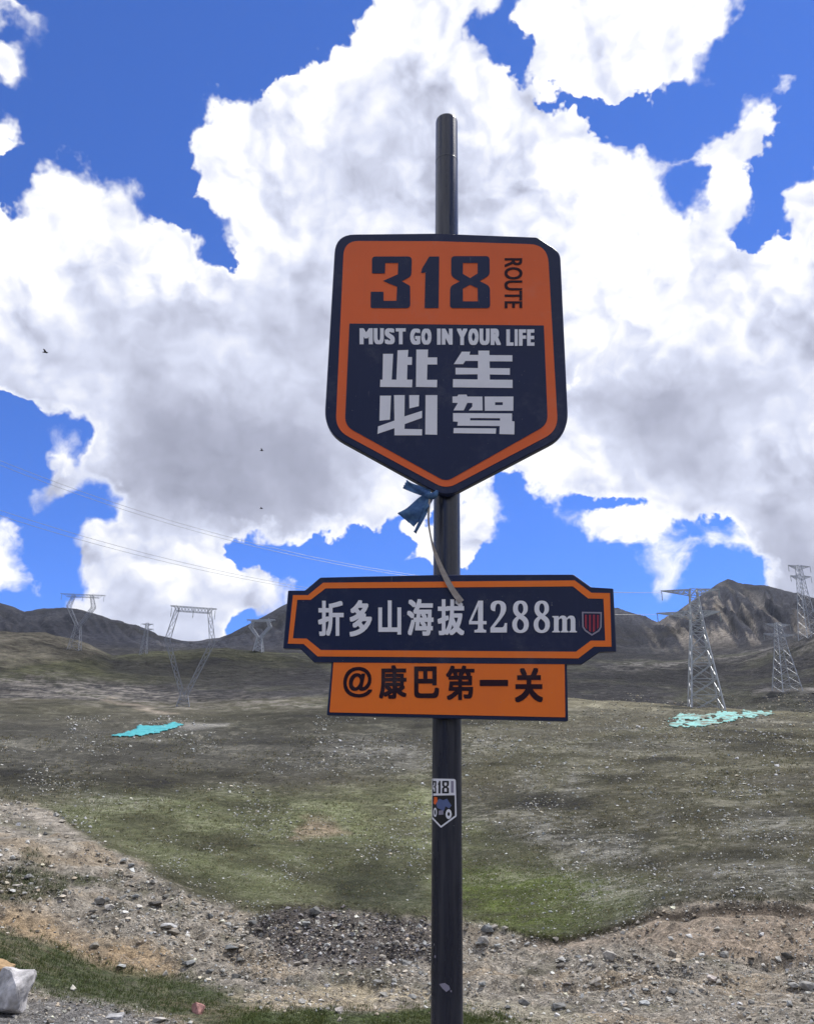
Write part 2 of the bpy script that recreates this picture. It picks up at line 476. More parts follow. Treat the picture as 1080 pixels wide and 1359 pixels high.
def scree(px, py):
    d = np.zeros_like(np.asarray(px, float))
    for cx, cy, rx, ry, w in SCREE:
        d = np.maximum(d, w * np.exp(-((px - cx) / rx) ** 2 - ((py - cy) / ry) ** 2))
    return d


P_MOSS = [[(-60, 1165), (30, 1150), (92, 1166), (82, 1186), (30, 1198), (-60, 1196)], [(28, 1128), (52, 1126), (58, 1136), (34, 1138)], [(98, 1162), (132, 1164), (128, 1174), (100, 1172)], [(36, 1142), (70, 1146), (66, 1152), (40, 1150)], [(150, 1158), (166, 1160), (162, 1168), (150, 1166)]]
P_HILL = [(-160, 815), (0, 828), (60, 832), (112, 848), (140, 870), (60, 876), (-160, 890)]
P_FAN = [(860, 845), (905, 800), (940, 778), (985, 790), (1030, 830), (1085, 810), (1240, 800), (1240, 862), (1000, 868), (900, 868)]


def direction(az, el):
    return np.stack([np.sin(az) * np.cos(el), np.cos(az) * np.cos(el), np.sin(el)], -1)


def ring_heights(az):
    """terrain height on every ring for the given azimuths"""
    azc = np.clip(az, rad(-38), rad(38))
    rs, zs = [2.0, 5.0, 7.0], [np.zeros_like(az), np.zeros_like(az), np.full_like(az, -.12)]
    for r, pts in RING:
        X = [p[0] for p in pts]; Y = [p[1] for p in pts]
        el = np.zeros_like(azc)
        for _ in range(5):
            px, py, _z = project(CAM + direction(azc, el))
            d = ray(px, np.interp(px, X, Y))
            el = np.arcsin(d[..., 2])
        rs.append(r); zs.append(CAM[2] + r * np.tan(el))
    return np.array(rs), np.array(zs)


AZ = np.concatenate([np.radians(np.arange(-180, -44, 3.0)), np.radians(np.arange(-44, -33, .5)), np.radians(np.arange(-33, 33, .085)), np.radians(np.arange(33, 44, .5)), np.radians(np.arange(44, 180, 3.0))])
RR = np.concatenate([np.linspace(.3, 8, 14)[:-1], np.geomspace(8, 60, 330)[:-1], np.geomspace(60, 420, 190)[:-1], np.geomspace(420, 2800, 170)[:-1], np.geomspace(2800, 9000, 16)])


def build_heights():
    rs, zs = ring_heights(AZ)
    Z = np.empty((len(RR), len(AZ)))
    for j in range(len(AZ)):
        Z[:, j] = np.interp(RR, rs, zs[:, j])
    # behind the viewer the two edges of the view flow into each other
    back = sstep(np.abs(AZ), rad(60), rad(170))
    mean = .5 * (Z[:, [np.argmin(abs(AZ + rad(38)))]] + Z[:, [np.argmin(abs(AZ - rad(38)))]])
    Z = Z * (1 - back) + mean * back
    for _ in range(2):                       # soften the ring kinks
        Z[1:-1] = .25 * Z[:-2] + .5 * Z[1:-1] + .25 * Z[2:]
    R, A = np.meshgrid(RR, AZ, indexing='ij')
    X, Y = R * np.sin(A), R * np.cos(A)
    for lam, amp, seed in ((.35, .035, 1), (1.1, .10, 2), (3.5, .30, 3), (14, .95, 4), (55, 3.2, 5), (190, 8.5, 6), (600, 9.0, 7)):
        w = sstep(R / lam, 5, 14) * (1 - sstep(R / lam, 900, 1600)) * (1 if lam < 600 else sstep(R, 900, 1500))
        if lam < 3:
            w = w * (1 - .85 * sstep(R, 26, 34))          # turf is smoother than the rubble
        Z += w * amp * 2 * fbm(X / lam, Y / lam, 3, seed)
    # rubble heaps, hollows and runnels of the gully
    px_, py_, dz_ = project(np.stack([X, Y, Z], -1))
    gm = np.where((dz_ > .5) & (R < 40), soft(np.clip(px_, -400, 1500), np.clip(py_, 600, 1600), P_GRAVEL_L, 24), 0) * (1 - soft(np.clip(px_, -400, 1500), np.clip(py_, 600, 1600), P_BANK, 20))
    Z += gm * (.50 * (.5 - np.abs(fbm(X / 2.6, Y / 1.7, 3, 31, .6)) * 3.2) * sstep(R, 13, 17) + .20 * fbm(X / .7, Y / .6, 3, 32, .7) + .05 * fbm(X / .22, Y / .22, 2, 33))
    hp = np.where((dz_ > .5) & (R < 40), soft(np.clip(px_, -400, 1500), np.clip(py_, 600, 1600), P_HEAP, 60), 0)
    Z += .45 * hp
    # the turf lip breaks off over the eroded bank
    lip = sstep(A, rad(5.5), rad(8.5)) * (1 - sstep(A, rad(40), rad(50))) + .5 * sstep(A, rad(-7), rad(-4)) * (1 - sstep(A, rad(1), rad(3)))
    Z -= lip * .24 * (.75 + 1.6 * fbm(X / 1.3, Y / 1.3, 2, 35)) * sstep(R, 21.6, 23.55) * (1 - sstep(R, 23.66, 23.92))
    # spurs and gullies running down the mountain faces
    t = np.clip((R - 1250) / (2600 - 1250), 0, 1)
    A2 = A + .03 * fbm(X / 300, Y / 300, 3, 21) + .05 * t
    g = 1 - np.abs(2 * (fbm(A2 * 55, t * 1.2, 4, 22, .6)))
    Z += (g - .75) * (26 + 40 * sstep(A, rad(14), rad(20))) * (t * (1 - t) * 4) * sstep(R, 1250, 1500)
    return X, Y, R, A, Z


GX, GY, GR, GA, GZ = build_heights()
GEL = np.arctan2(GZ - CAM[2], GR)
FRONT = (AZ > rad(-36)) & (AZ < rad(36))
FAZ = AZ[FRONT]
FEL = np.maximum.accumulate(GEL[:, FRONT][13:], 0)      # horizon rising outwards
FRR = RR[13:]


def ground_at(px, py, off=0.0):
    """where the line through a pixel first meets the ground"""
    d = ray(np.atleast_1d(px), np.atleast_1d(py))
    az = np.arctan2(d[:, 0], d[:, 1]); el = np.arcsin(d[:, 2])
    j = np.clip(np.searchsorted(FAZ, az), 1, len(FAZ) - 1)
    i = np.array([np.searchsorted(FEL[:, jj], e) for jj, e in zip(j, el)])
    i = np.clip(i, 1, len(FRR) - 1)
    e0, e1 = FEL[i - 1, j], FEL[i, j]
    t = np.clip((el - e0) / np.maximum(e1 - e0, 1e-6), 0, 1)
    r = FRR[i - 1] + (FRR[i] - FRR[i - 1]) * t
    p = np.stack([r * np.sin(az), r * np.cos(az), CAM[2] + r * np.tan(el) + off], -1)
    return p, r


def height_xy(x, y):
    x = np.asarray(x, float); y = np.asarray(y, float)
    r = np.hypot(x, y); az = np.arctan2(x, y)
    j = np.clip(np.searchsorted(AZ, az), 1, len(AZ) - 1); i = np.clip(np.searchsorted(RR, r), 1, len(RR) - 1)
    u = (az - AZ[j - 1]) / (AZ[j] - AZ[j - 1]); v = np.clip((r - RR[i - 1]) / (RR[i] - RR[i - 1]), 0, 1)
    return (GZ[i - 1, j - 1] * (1 - u) + GZ[i - 1, j] * u) * (1 - v) + (GZ[i, j - 1] * (1 - u) + GZ[i, j] * u) * v


def paint_ground():
    x, y, r = GX, GY, GR
    pt = np.stack([GX, GY, GZ], -1)
    px, py, dz = project(pt)
    out = dz < .2
    px = np.where(out, -400, np.clip(px, -400, 1500)); py = np.where(out, 1500, np.clip(py, 600, 1600))
    # ragged zone borders
    U, V = GA, np.log(r)
    px = px + 26 * fbm(U * 22, V * 16, 3, 41)
    py = py + 12 * fbm(U * 22, V * 16, 3, 42)
    n1 = fbm(U * 95 + .3 * fbm(U * 40, V * 30, 2, 51), V * 110, 4, 43, .68)      # small
    n2 = fbm(U * 13 + 2 * V, V * 9, 4, 44, .6)            # patches
    n3 = fbm(U * 5 - V, V * 3, 3, 45)
    C = np.empty(x.shape + (3,)); C[:] = (.088, .084, .052)                  # dry alpine turf

    def lay(mask, col):
        m_ = np.clip(mask, 0, 1)[..., None]
        C[:] = C * (1 - m_) + np.array(col) * m_

    lay(sstep(n2, -.02, .2) * .8, (.044, .047, .028))
    lay(sstep(n1 + .5 * n2, .02, .22) * .5, (.125, .118, .075))
    lay(sstep(n3, 0, .2) * .5, (.07, .062, .045))
    near = r < 330
    lay(soft(px, py, P_CLOUDSHADE, 60) * .9, (.046, .045, .038))  # cloud shadow over the middle slope, painted into its colour
    lay(soft(px, py, P_GREEN, 30) * (.7 + 1.2 * n2), (.110, .122, .060))
    lay(soft(px, py, P_BRIGHT, 24) * (.62 + 1.8 * n2 + 1.2 * n1), (.105, .145, .022))
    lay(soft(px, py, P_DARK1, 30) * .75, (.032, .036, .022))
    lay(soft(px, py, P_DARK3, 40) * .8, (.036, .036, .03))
    lay(sstep(n3 + .6 * n2, .04, .2) * (px > 600) * (r < 320) * .6, (.042, .041, .032))
    lay(sstep(n3 - .5 * n2, -.08, -.22) * (px > 600) * (r < 320) * .5, (.12, .112, .07))
    lay(soft(px, py, P_MOUND, 10) * .8, (.22, .17, .12))
    # stony patches in the turf
    st = sstep(n1 + .7 * n2, .06, .26) * (r > 24) * near
    lay(st * (.22 + .15 * (px > 600)), (.20, .19, .155))
    lay(scree(px, py) * near * np.clip(.6 + 3 * n1, 0, 1), (.21, .205, .18))
    # rubble and soil of the gully
    gv = soft(px, py, P_GRAVEL_L, 8) * (py < 1500)
    rub = .275 + .34 * n1 + .16 * n2
    for k, c in enumerate((1.08, .98, .82)):
        C[..., k] = C[..., k] * (1 - gv) + gv * np.clip(rub * c, .05, .5)
    lay(gv * sstep(n2, .0, .2) * .6, (.30, .235, .155))
    lay(gv * sstep(n2, -.08, -.24) * .5, (.10, .10, .06))
    for mo in P_MOSS:
        lay(soft(px, py, mo, 10) * (.7 + 2 * n1), (.05, .062, .026))
    lay(soft(px, py, P_PINK, 20) * (.75 + 1.6 * n1), (.34, .275, .21))
    lay(soft(px, py, P_HEAP, 12) * .85, (.095, .085, .078))
    lay(soft(px, py, P_TAN, 26) * (.8 + 2 * n1), (.36, .27, .17))
    lay(soft(px, py, P_PATH, 8) * .9, (.21, .205, .2))
    lay(soft(px, py, P_BANK, 14) * (.85 + 1.2 * n1), (.066, .084, .036))
    lay(soft(px, py, P_BANK, 14) * sstep(n1 + n2, .12, .3) * .7, (.15, .125, .08))
    lay(soft(px, py, P_STRAW, 10) * (.65 + 2.4 * n1), (.42, .36, .25))
    lay(soft(px, py, P_GRASSB, 8) * .9, (.065, .088, .03))
    lay(soft(px, py, P_STRAW2, 8) * .8, (.36, .33, .25))
    lay(sstep(r, 8.6, 7.6), (.20, .19, .175))                              # gravel shoulder by the post
    lip = sstep(GA, rad(5.5), rad(8.5)) * (1 - sstep(GA, rad(36), rad(40)))
    lay(lip * sstep(r, 23.58, 23.7) * (1 - sstep(r, 23.88, 23.96)) * .8, (.035, .028, .022))     # dark humus of the broken edge
    # crest, basin and mountains
    lay(sstep(r, 230, 285) * (px > 640) * (r < 330) * .6, (.15, .138, .09))
    far = sstep(r, 318, 345)
    lay(far, (.040, .039, .040))
    lay(far * sstep(n2, .0, .2) * .6, (.055, .057, .034))
    lay(far * sstep(n1, .08, .25) * .5, (.10, .095, .085))
    lay(far * soft(px, py, [(-160, 865), (200, 862), (330, 858), (460, 880), (300, 905), (-160, 900)], 20) * (r < 760) * .75, (.075, .078, .036))
    lay(far * soft(px, py, P_HILL, 12) * (r < 760) * .9, (.165, .152, .115))
    lay(far * soft(px, py, P_HILL, 12) * (r < 760) * sstep(n1, 0, .2), (.12, .11, .085))
    mid = (r > 250) * (r < 900)
    lay(mid * soft(px, py, [(120, 872), (300, 876), (440, 884), (440, 908), (300, 914), (150, 892)], 14) * .8, (.028, .027, .028))
    lay(mid * soft(px, py, [(-60, 900), (60, 893), (160, 904), (240, 922), (430, 930), (430, 938), (230, 938), (100, 930), (-60, 928)], 14) * sstep(n1, -.12, .12), (.14, .13, .115))
    lay(mid * soft(px, py, [(143, 927), (180, 934), (232, 951), (222, 953), (170, 940), (140, 930)], 5) * .8, (.22, .19, .15))
    lay((r > 180) * (r < 420) * soft(px, py, [(225, 968), (255, 961), (300, 957), (298, 964), (250, 972)], 6) * .6, (.22, .215, .20))
    lay(mid * soft(px, py, [(0, 880), (110, 868), (112, 873), (0, 888)], 6) * .7, (.13, .12, .09))
    lay((r > 330) * (r < 1300) * soft(px, py, [(1008, 915), (1090, 912), (1090, 917), (1008, 919)], 4) * .8, (.20, .19, .18))
    lay((r > 330) * (r < 1300) * soft(px, py, [(800, 884), (870, 878), (980, 872), (1040, 858), (1090, 846), (1090, 852), (1040, 866), (980, 880), (870, 887), (800, 890)], 6) * sstep(n1, -.15, .1) * .9, (.19, .18, .165))
    mt = sstep(r, 1150, 1500)
    lay(mt, (.027, .029, .040))
    lay(mt * sstep(n2 + n1, .0, .3) * .5, (.055, .054, .056))
    t = np.clip((r - 1250) / 1350, 0, 1)
    fan = fbm((GA + .05 * t) * 110, t * 3, 4, 61, .6)
    lay(mt * soft(px, py, P_FAN, 40) * sstep(fan, -.04, .12) * .95, (.23, .205, .17))
    lay(mt * sstep(fan, .1, .3) * .35, (.085, .08, .078))
    cloud_mottle = (1 - gv) * sstep(r, 20, 30)                        # dark and pale patches painted into the slope colour as cloud shadow
    C *= np.clip(1 + cloud_mottle * (1.3 * n2 + 1.5 * n3), .35, 1.9)[..., None]
    C *= (1 + .6 * n1)[..., None]
    return np.clip(C, .02, .6)


def ground_material():
    mt, N, b = principled('ground_cover', rough=.95, spec=.15)
    col = N.add('ShaderNodeAttribute', attribute_name='cover').outputs['Color']
    P = N.add('ShaderNodeNewGeometry').outputs['Position']
    dist = N.vec('LENGTH', P)
    a = N.noise(P, 9.0, 7, .72)
    c = N.noise(P, 1.5, 8, .76)
    d = N.noise(P, .11, 6, .7)
    f1 = N.smooth(dist, 60, 20)
    f2 = N.smooth(dist, 400, 120)
    n = N.mixf(f2, d, N.mixf(f1, c, a))
    g = N.smooth(n, .3, .70, .28, 1.85, 'LINEAR')
    grit = N.noise(P, 38.0, 5, .75)
    g = N.math('MULTIPLY', g, N.mixf(N.smooth(dist, 34, 16), 1.0, N.smooth(grit, .34, .66, .35, 1.65, 'LINEAR')))
    col2 = N.mix(1.0, col, N.add('ShaderNodeCombineXYZ', {0: g, 1: g, 2: g}).outputs[0], 'MULTIPLY')
    # pale specks of stone too small to model
    sp = N.voro(P, 4.5)
    sp2 = N.voro(P, 1.1)
    s1 = N.math('MULTIPLY', N.smooth(sp, .17, .10), f1)
    s2 = N.math('MULTIPLY', N.smooth(sp2, .15, .08), N.math('MULTIPLY', f2, N.math('SUBTRACT', 1.0, f1)))
    pick = N.smooth(N.noise(P, .35, 4, .6), .47, .60)
    col3 = N.mix(N.math('MULTIPLY', N.math('MAXIMUM', s1, s2), N.math('MULTIPLY', pick, .8)), col2, (.36, .34, .30, 1))
    N.set(b.inputs['Base Color'], col3)
    bp = N.add('ShaderNodeBump', {'Strength': .8, 'Distance': .05, 'Height': a})
    bp2 = N.add('ShaderNodeBump', {'Strength': .8, 'Distance': .45, 'Height': c, 'Normal': bp.outputs[0]})
    bp3 = N.add('ShaderNodeBump', {'Strength': N.smooth(dist, 200, 700, 0, 1.0), 'Distance': 12.0, 'Height': d, 'Normal': bp2.outputs[0]})
    N.set(b.inputs['Normal'], bp3.outputs[0])
    return mt


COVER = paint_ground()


def build_ground():
    nr, na = GX.shape
    v = np.stack([GX, GY, GZ], -1).reshape(-1, 3)
    i = np.arange(nr - 1)[:, None]; j = np.arange(na)[None, :]
    j2 = (j + 1) % na
    f = np.stack(np.broadcast_arrays(i * na + j, (i + 1) * na + j, (i + 1) * na + j2, i * na + j2), -1).reshape(-1, 4)
    v = np.vstack([v, [[0, 0, 0]]])
    c = len(v) - 1
    me = mesh_np('ground', v, f, ground_material(), True)
    bm = bmesh.new(); bm.from_mesh(me); bm.verts.ensure_lookup_table()
    for k in range(na):
        bm.faces.new((bm.verts[c], bm.verts[k], bm.verts[(k + 1) % na]))
    bm.to_mesh(me); bm.free()
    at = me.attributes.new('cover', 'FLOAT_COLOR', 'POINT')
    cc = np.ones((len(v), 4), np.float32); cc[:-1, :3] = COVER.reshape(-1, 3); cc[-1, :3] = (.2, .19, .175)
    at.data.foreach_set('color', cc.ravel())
    return link('ground', me, kind='structure')


build_ground()

# ------------------------------------------------------------------ signpost
POLE_R = .045
def pole_xy():
    d = ray(np.array([592.8]), np.array([1050.0]))[0]
    k = 2.42 / (d @ _f)                      # 90 mm tube, 41 pixels wide there
    p = CAM + d * k
    return p[0], p[1]


PX, PY = pole_xy()
YAW = rad(3.0)
HAX = np.array([math.cos(YAW), -math.sin(YAW), 0.0])
NRM = np.array([-math.sin(YAW), -math.cos(YAW), 0.0])       # towards the viewer
FACE0 = np.array([PX, PY, 0]) + NRM * (POLE_R + .030)        # front face of the panels


def on_face(px, py, off=0.0):
    """photograph pixel to a point on the sign plane, off metres in front of the panel face"""
    d = ray(px, py)
    o = FACE0 + NRM * off
    k = ((o - CAM) @ NRM) / (d @ NRM)
    return CAM + d * k[..., None]


def on_pole(px, py, off=0.0):
    d = ray(px, py)
    R_ = POLE_R + off
    ox, oy = CAM[0] - PX, CAM[1] - PY
    a = d[..., 0] ** 2 + d[..., 1] ** 2
    b = ox * d[..., 0] + oy * d[..., 1]
    c = ox * ox + oy * oy - R_ * R_
    q = np.maximum(b * b - a * c, 0)
    k = (-b - np.sqrt(q)) / a
    return CAM + d * k[..., None]


def rounded(pts):
    """(x, y[, radius]) corners to an outline with rounded corners"""
    out = []
    n = len(pts)
    for i, p in enumerate(pts):
        a, b = np.array(pts[i - 1][:2], float), np.array(pts[(i + 1) % n][:2], float)
        c = np.array(p[:2], float)
        r_ = p[2] if len(p) > 2 else 0
        if r_ <= 0:
            out.append(tuple(c)); continue
        u = (a - c); v = (b - c)
        s = c + u / np.linalg.norm(u) * min(r_, .49 * np.linalg.norm(u))
        e = c + v / np.linalg.norm(v) * min(r_, .49 * np.linalg.norm(v))
        for t in np.linspace(0, 1, 9):
            out.append(tuple(s * (1 - t) ** 2 + 2 * c * t * (1 - t) + e * t * t))
    return out


def scaled(pts, ox, oy, k):
    return [(ox + p[0] / k, oy + p[1] / k, *(q / k for q in p[2:])) for p in pts]


from mathutils.geometry import tessellate_polygon


def flat(loops):
    """2D loops (first outer, rest holes) to vertices and triangles"""
    lo = [[Vector((x, y, 0)) for x, y in l] for l in loops]
    tri = tessellate_polygon(lo)
    v = np.array([p[:2] for l in loops for p in l], float)
    t = np.array(tri, int)
    if len(t) == 0:
        return v, np.zeros((0, 3), int)
    a, b, c = v[t[:, 0]], v[t[:, 1]], v[t[:, 2]]
    cr = (b[:, 0] - a[:, 0]) * (c[:, 1] - a[:, 1]) - (b[:, 1] - a[:, 1]) * (c[:, 0] - a[:, 0])
    fl = cr > 0                                # pixel rows grow downwards
    t[fl] = t[fl][:, ::-1]
    return v, t[np.abs(cr) > 1e-9]


def join2(parts):
    V, T, n = [], [], 0
    for v, t in parts:
        V.append(v); T.append(t + n); n += len(v)
    return np.vstack(V), np.vstack(T)


def glyph(text, box, bold=0.0, turn=False, squeeze=1):
    """built-in type, fitted into a pixel box (x0, y0, x1, y1); bold thickens the strokes by that many pixels"""
    cu = bpy.data.curves.new('type', 'FONT')
    cu.body = text
    cu.resolution_u = 6
    o = bpy.data.objects.new('type', cu)
    COL.objects.link(o)
    dg = bpy.context.evaluated_depsgraph_get()
    me = bpy.data.meshes.new_from_object(o.evaluated_get(dg))
    n = len(me.vertices)
    v = np.empty(n * 3); me.vertices.foreach_get('co', v); v = v.reshape(-1, 3)[:, :2]
    me.calc_loop_triangles()
    t = np.array([l.vertices[:] for l in me.loop_triangles], int)
    bpy.data.objects.remove(o); bpy.data.curves.remove(cu); bpy.data.meshes.remove(me)
    lo, hi = v.min(0), v.max(0)
    q = (v - lo) / (hi - lo)
    x0, y0, x1, y1 = box
    x0 += bold; x1 -= bold; y0 += bold * squeeze; y1 -= bold * squeeze
    if turn:
        w = np.stack([x0 + q[:, 1] * (x1 - x0), y0 + q[:, 0] * (y1 - y0)], -1)
    else:
        w = np.stack([x0 + q[:, 0] * (x1 - x0), y1 - q[:, 1] * (y1 - y0)], -1)
    a, b, c = w[t[:, 0]], w[t[:, 1]], w[t[:, 2]]
    cr = (b[:, 0] - a[:, 0]) * (c[:, 1] - a[:, 1]) - (b[:, 1] - a[:, 1]) * (c[:, 0] - a[:, 0])
    t[cr > 0] = t[cr > 0][:, ::-1]
    if bold <= 0:
        return [(w, t, 0.0)]
    out = []
    for k in range(8):
        dx, dy = ((1, 1), (-1, 1), (1, -1), (-1, -1), (1, 0), (-1, 0), (0, 1), (0, -1))[k]
        out.append((w + np.array([dx * bold * .92, dy * bold * squeeze * .92]), t, k * 3e-5))
    return out


def print_on(name, pieces, mat, parent, off, label=None, place=on_face):
    """flat print: pieces are (v, t[, extra offset]) in photograph pixels"""
    V, T, n = [], [], 0
    for p in pieces:
        v, t = p[0], p[1]
        V.append(place(v[:, 0], v[:, 1], off + (p[2] if len(p) > 2 else 0)))
        T.append(t + n); n += len(v)
    me = mesh_np(name, np.vstack(V), np.vstack(T), mat)
    return link(name, me, parent, label)


def panel(name, outline, mat, parent, thick, off=0.0, label=None):
    """sign board with thickness and a softened rim"""
    v2, t = flat([outline])
    n = len(v2)
    c = v2.mean(0)
    fr = on_face(v2[:, 0], v2[:, 1], off)
    ctr = on_face(c[0:1], c[1:2], off)[0]
    inner = fr + (ctr - fr) / np.linalg.norm(ctr - fr, axis=1, keepdims=True) * .003
    rim = fr - NRM * .003
    bk = fr - NRM * thick
    V = np.vstack([inner, rim, bk])
    F3 = [tuple(x) for x in t] + [tuple(x[::-1] + 2 * n) for x in t]
    me = bpy.data.meshes.new(name)
    quads = []
    for i in range(n):
        j = (i + 1) % n
        quads += [(i, j, n + j, n + i), (n + i, n + j, 2 * n + j, 2 * n + i)]
    me.from_pydata([tuple(x) for x in V], [], F3 + quads)
    me.materials.append(mat)
    me.update()
    bm = bmesh.new(); bm.from_mesh(me); bmesh.ops.recalc_face_normals(bm, faces=bm.faces); bm.to_mesh(me); bm.free()
    return link(name, me, parent, label)


def tube(path, r_, seg=10, cap=True):
    """swept round bar through points; r_ scalar or list"""
    path = [Vector(p) for p in path]
    rr = r_ if hasattr(r_, '__len__') else [r_] * len(path)
    V, Fq = [], []
    up = Vector((0, 0, 1))
    for i, p in enumerate(path):
        d = (path[min(i + 1, len(path) - 1)] - path[max(i - 1, 0)]).normalized()
        a = d.cross(up)
        if a.length < 1e-3:
            a = d.cross(Vector((1, 0, 0)))
        a.normalize(); b = d.cross(a)
        for k in range(seg):
            an = 2 * math.pi * k / seg
            V.append(p + (a * math.cos(an) + b * math.sin(an)) * rr[i])
    for i in range(len(path) - 1):
        for k in range(seg):
            k2 = (k + 1) % seg
            Fq.append((i * seg + k, i * seg + k2, (i + 1) * seg + k2, (i + 1) * seg + k))
    caps = []
    if cap:
        caps = [tuple(range(seg))[::-1], tuple((len(path) - 1) * seg + k for k in range(seg))]
    return [tuple(v) for v in V], Fq, caps


def py_mesh(name, V, F_, mat, smooth=False):
    me = bpy.data.meshes.new(name)
    me.from_pydata([tuple(v) for v in V], [], [tuple(f) for f in F_])
    me.materials.append(mat)
    me.update()
    if smooth:
        me.polygons.foreach_set('use_smooth', np.full(len(me.polygons), True))
    return me


def sign_paint(name, col, col2, rough, spec=.4):
    mt, N, b = principled(name, col, rough, 0, spec)
    P = N.add('ShaderNodeNewGeometry').outputs['Position']
    n1 = N.noise(P, 3.0, 5, .6)
    n2 = N.noise(N.vec('MULTIPLY', P, (60, 60, 6)), 1.0, 4, .6)       # faint rain streaks
    f = N.math('MULTIPLY_ADD', N.smooth(n2, .5, .8), .35, N.smooth(n1, .4, .75, 0, .6))
    c = N.mix(f, (*col, 1), (*col2, 1))
    # road dust, rubbed specks and a few scratches
    dust = N.math('MULTIPLY', N.smooth(N.noise(P, 7, 6, .7), .5, .8), .10)
    sp = N.math('MULTIPLY', N.smooth(N.noise(P, 120, 3, .6), .70, .76), .35)
    scr = N.math('MULTIPLY', N.smooth(N.noise(N.vec('MULTIPLY', P, (260, 260, 9)), 1.0, 2, .5), .76, .80), .45)
    c = N.mix(N.math('MAXIMUM', dust, N.math('MAXIMUM', sp, scr)), c, (.42, .41, .40, 1))
    N.set(b.inputs['Base Color'], c)
    N.set(b.inputs['Roughness'], N.mixf(n1, rough * .7, rough * 1.35))
    bp = N.add('ShaderNodeBump', {'Strength': .25, 'Distance': .002, 'Height': N.noise(P, 4, 2, .5)})
    N.set(b.inputs['Normal'], bp.outputs[0])
    return mt


M_NAVY = sign_paint('navy_enamel', (.010, .018, .060), (.018, .026, .080), .36, .3)
M_NAVYPRINT = sign_paint('navy_print', (.010, .018, .062), (.016, .026, .080), .42, .3)
M_ORANGE = sign_paint('orange_print', (.88, .145, .022), (.78, .135, .032), .45)
M_ORANGE2 = sign_paint('bright_orange_print', (.97, .205, .016), (.88, .175, .028), .45)
M_WHITE = sign_paint('white_print', (.88, .88, .92), (.80, .80, .85), .45)
M_BROWN = sign_paint('dark_maroon_print', (.022, .007, .016), (.035, .01, .02), .45, .2)
M_RED = sign_paint('red_print', (.35, .03, .06), (.28, .03, .06), .45)
M_GREYPRINT = sign_paint('grey_print', (.30, .28, .36), (.25, .24, .3), .45)
M_STEEL = worn('galvanised_steel', (.42, .43, .44), (.32, .33, .34), 20, .45, .7)

post = thing('signpost', (PX, PY, 0), 'navy steel signpost with orange route shield above altitude boards', 'signpost')


def top_height():
    d = ray(np.array([592.5]), np.array([150.0]))[0]
    return CAM[2] + d[2] / math.hypot(d[0], d[1]) * (math.hypot(PX, PY) - POLE_R * .9)


def build_pole():
    zt = top_height()
    prof = [(.0, .0)] + [(-.25, POLE_R)]
    rows = [(-.3, POLE_R), (0.0, POLE_R), (1.0, POLE_R), (2.0, POLE_R), (3.0, POLE_R), (zt - .012, POLE_R), (zt - .004, POLE_R * .97), (zt, POLE_R * .88), (zt + .003, POLE_R * .5), (zt + .004, .0008)]
    seg = 56
    V, Q = [], []
    for z, r_ in rows:
        for k in range(seg):
            a = 2 * math.pi * k / seg
            V.append((PX + r_ * math.cos(a), PY + r_ * math.sin(a), z))
    for i in range(len(rows) - 1):
        for k in range(seg):
            k2 = (k + 1) % seg
            Q.append((i * seg + k, i * seg + k2, (i + 1) * seg + k2, (i + 1) * seg + k))
    o = link('pole', py_mesh('pole', V, Q, M_POLE, True), post)
    # weld bead below the top
    d = ray(np.array([592.]), np.array([216.]))[0]
    zj = CAM[2] + d[2] / math.hypot(d[0], d[1]) * math.hypot(PX, PY)
    V, Q = [], []
    for z, r_ in ((zj - .006, POLE_R - .001), (zj - .003, POLE_R + .0006), (zj + .003, POLE_R + .0006), (zj + .006, POLE_R - .001)):
        for k in range(seg):
            a = 2 * math.pi * k / seg
            V.append((PX + r_ * math.cos(a), PY + r_ * math.sin(a), z))
    for i in range(3):
        for k in range(seg):
            k2 = (k + 1) % seg
            Q.append((i * seg + k, i * seg + k2, (i + 1) * seg + k2, (i + 1) * seg + k))
    link('weld_bead', py_mesh('weld_bead', V, Q, M_POLE, True), o)
    # flange that carries the post on the ground
    V, Q = [], []
    for z, r_ in ((-.05, .14), (.012, .14), (.016, .13), (.016, .045)):
        for k in range(seg):
            a = 2 * math.pi * k / seg
            V.append((PX + r_ * math.cos(a), PY + r_ * math.sin(a), z))
    for i in range(3):
        for k in range(seg):
            k2 = (k + 1) % seg
            Q.append((i * seg + k, i * seg + k2, (i + 1) * seg + k2, (i + 1) * seg + k))
    link('base_flange', py_mesh('base_flange', V, Q, M_POLE), post)
    return o


def pole_paint():
    mt, N, b = principled('navy_pole_paint', (.014, .018, .04), .26, 0, .55)
    P = N.add('ShaderNodeNewGeometry').outputs['Position']
    n = N.noise(P, 5, 6, .65)
    st = N.noise(N.vec('MULTIPLY', P, (40, 40, 2.5)), 1.0, 4, .6)
    c = N.mix(N.smooth(n, .4, .8), (.017, .020, .036, 1), (.028, .032, .05, 1))
    dust = N.math('MULTIPLY', N.smooth(st, .45, .8), .4)
    c = N.mix(dust, c, (.12, .12, .13, 1))
    chip = N.smooth(N.noise(P, 55, 2, .5), .76, .79)
    c = N.mix(N.math('MULTIPLY', chip, .6), c, (.4, .4, .42, 1))
    N.set(b.inputs['Base Color'], c)
    N.set(b.inputs['Roughness'], N.mixf(st, .16, .42))
    bp = N.add('ShaderNodeBump', {'Strength': .35, 'Distance': .001, 'Height': N.noise(P, 160, 2, .5)})
    N.set(b.inputs['Normal'], bp.outputs[0])
    return mt


M_POLE = pole_paint()
pole = build_pole()

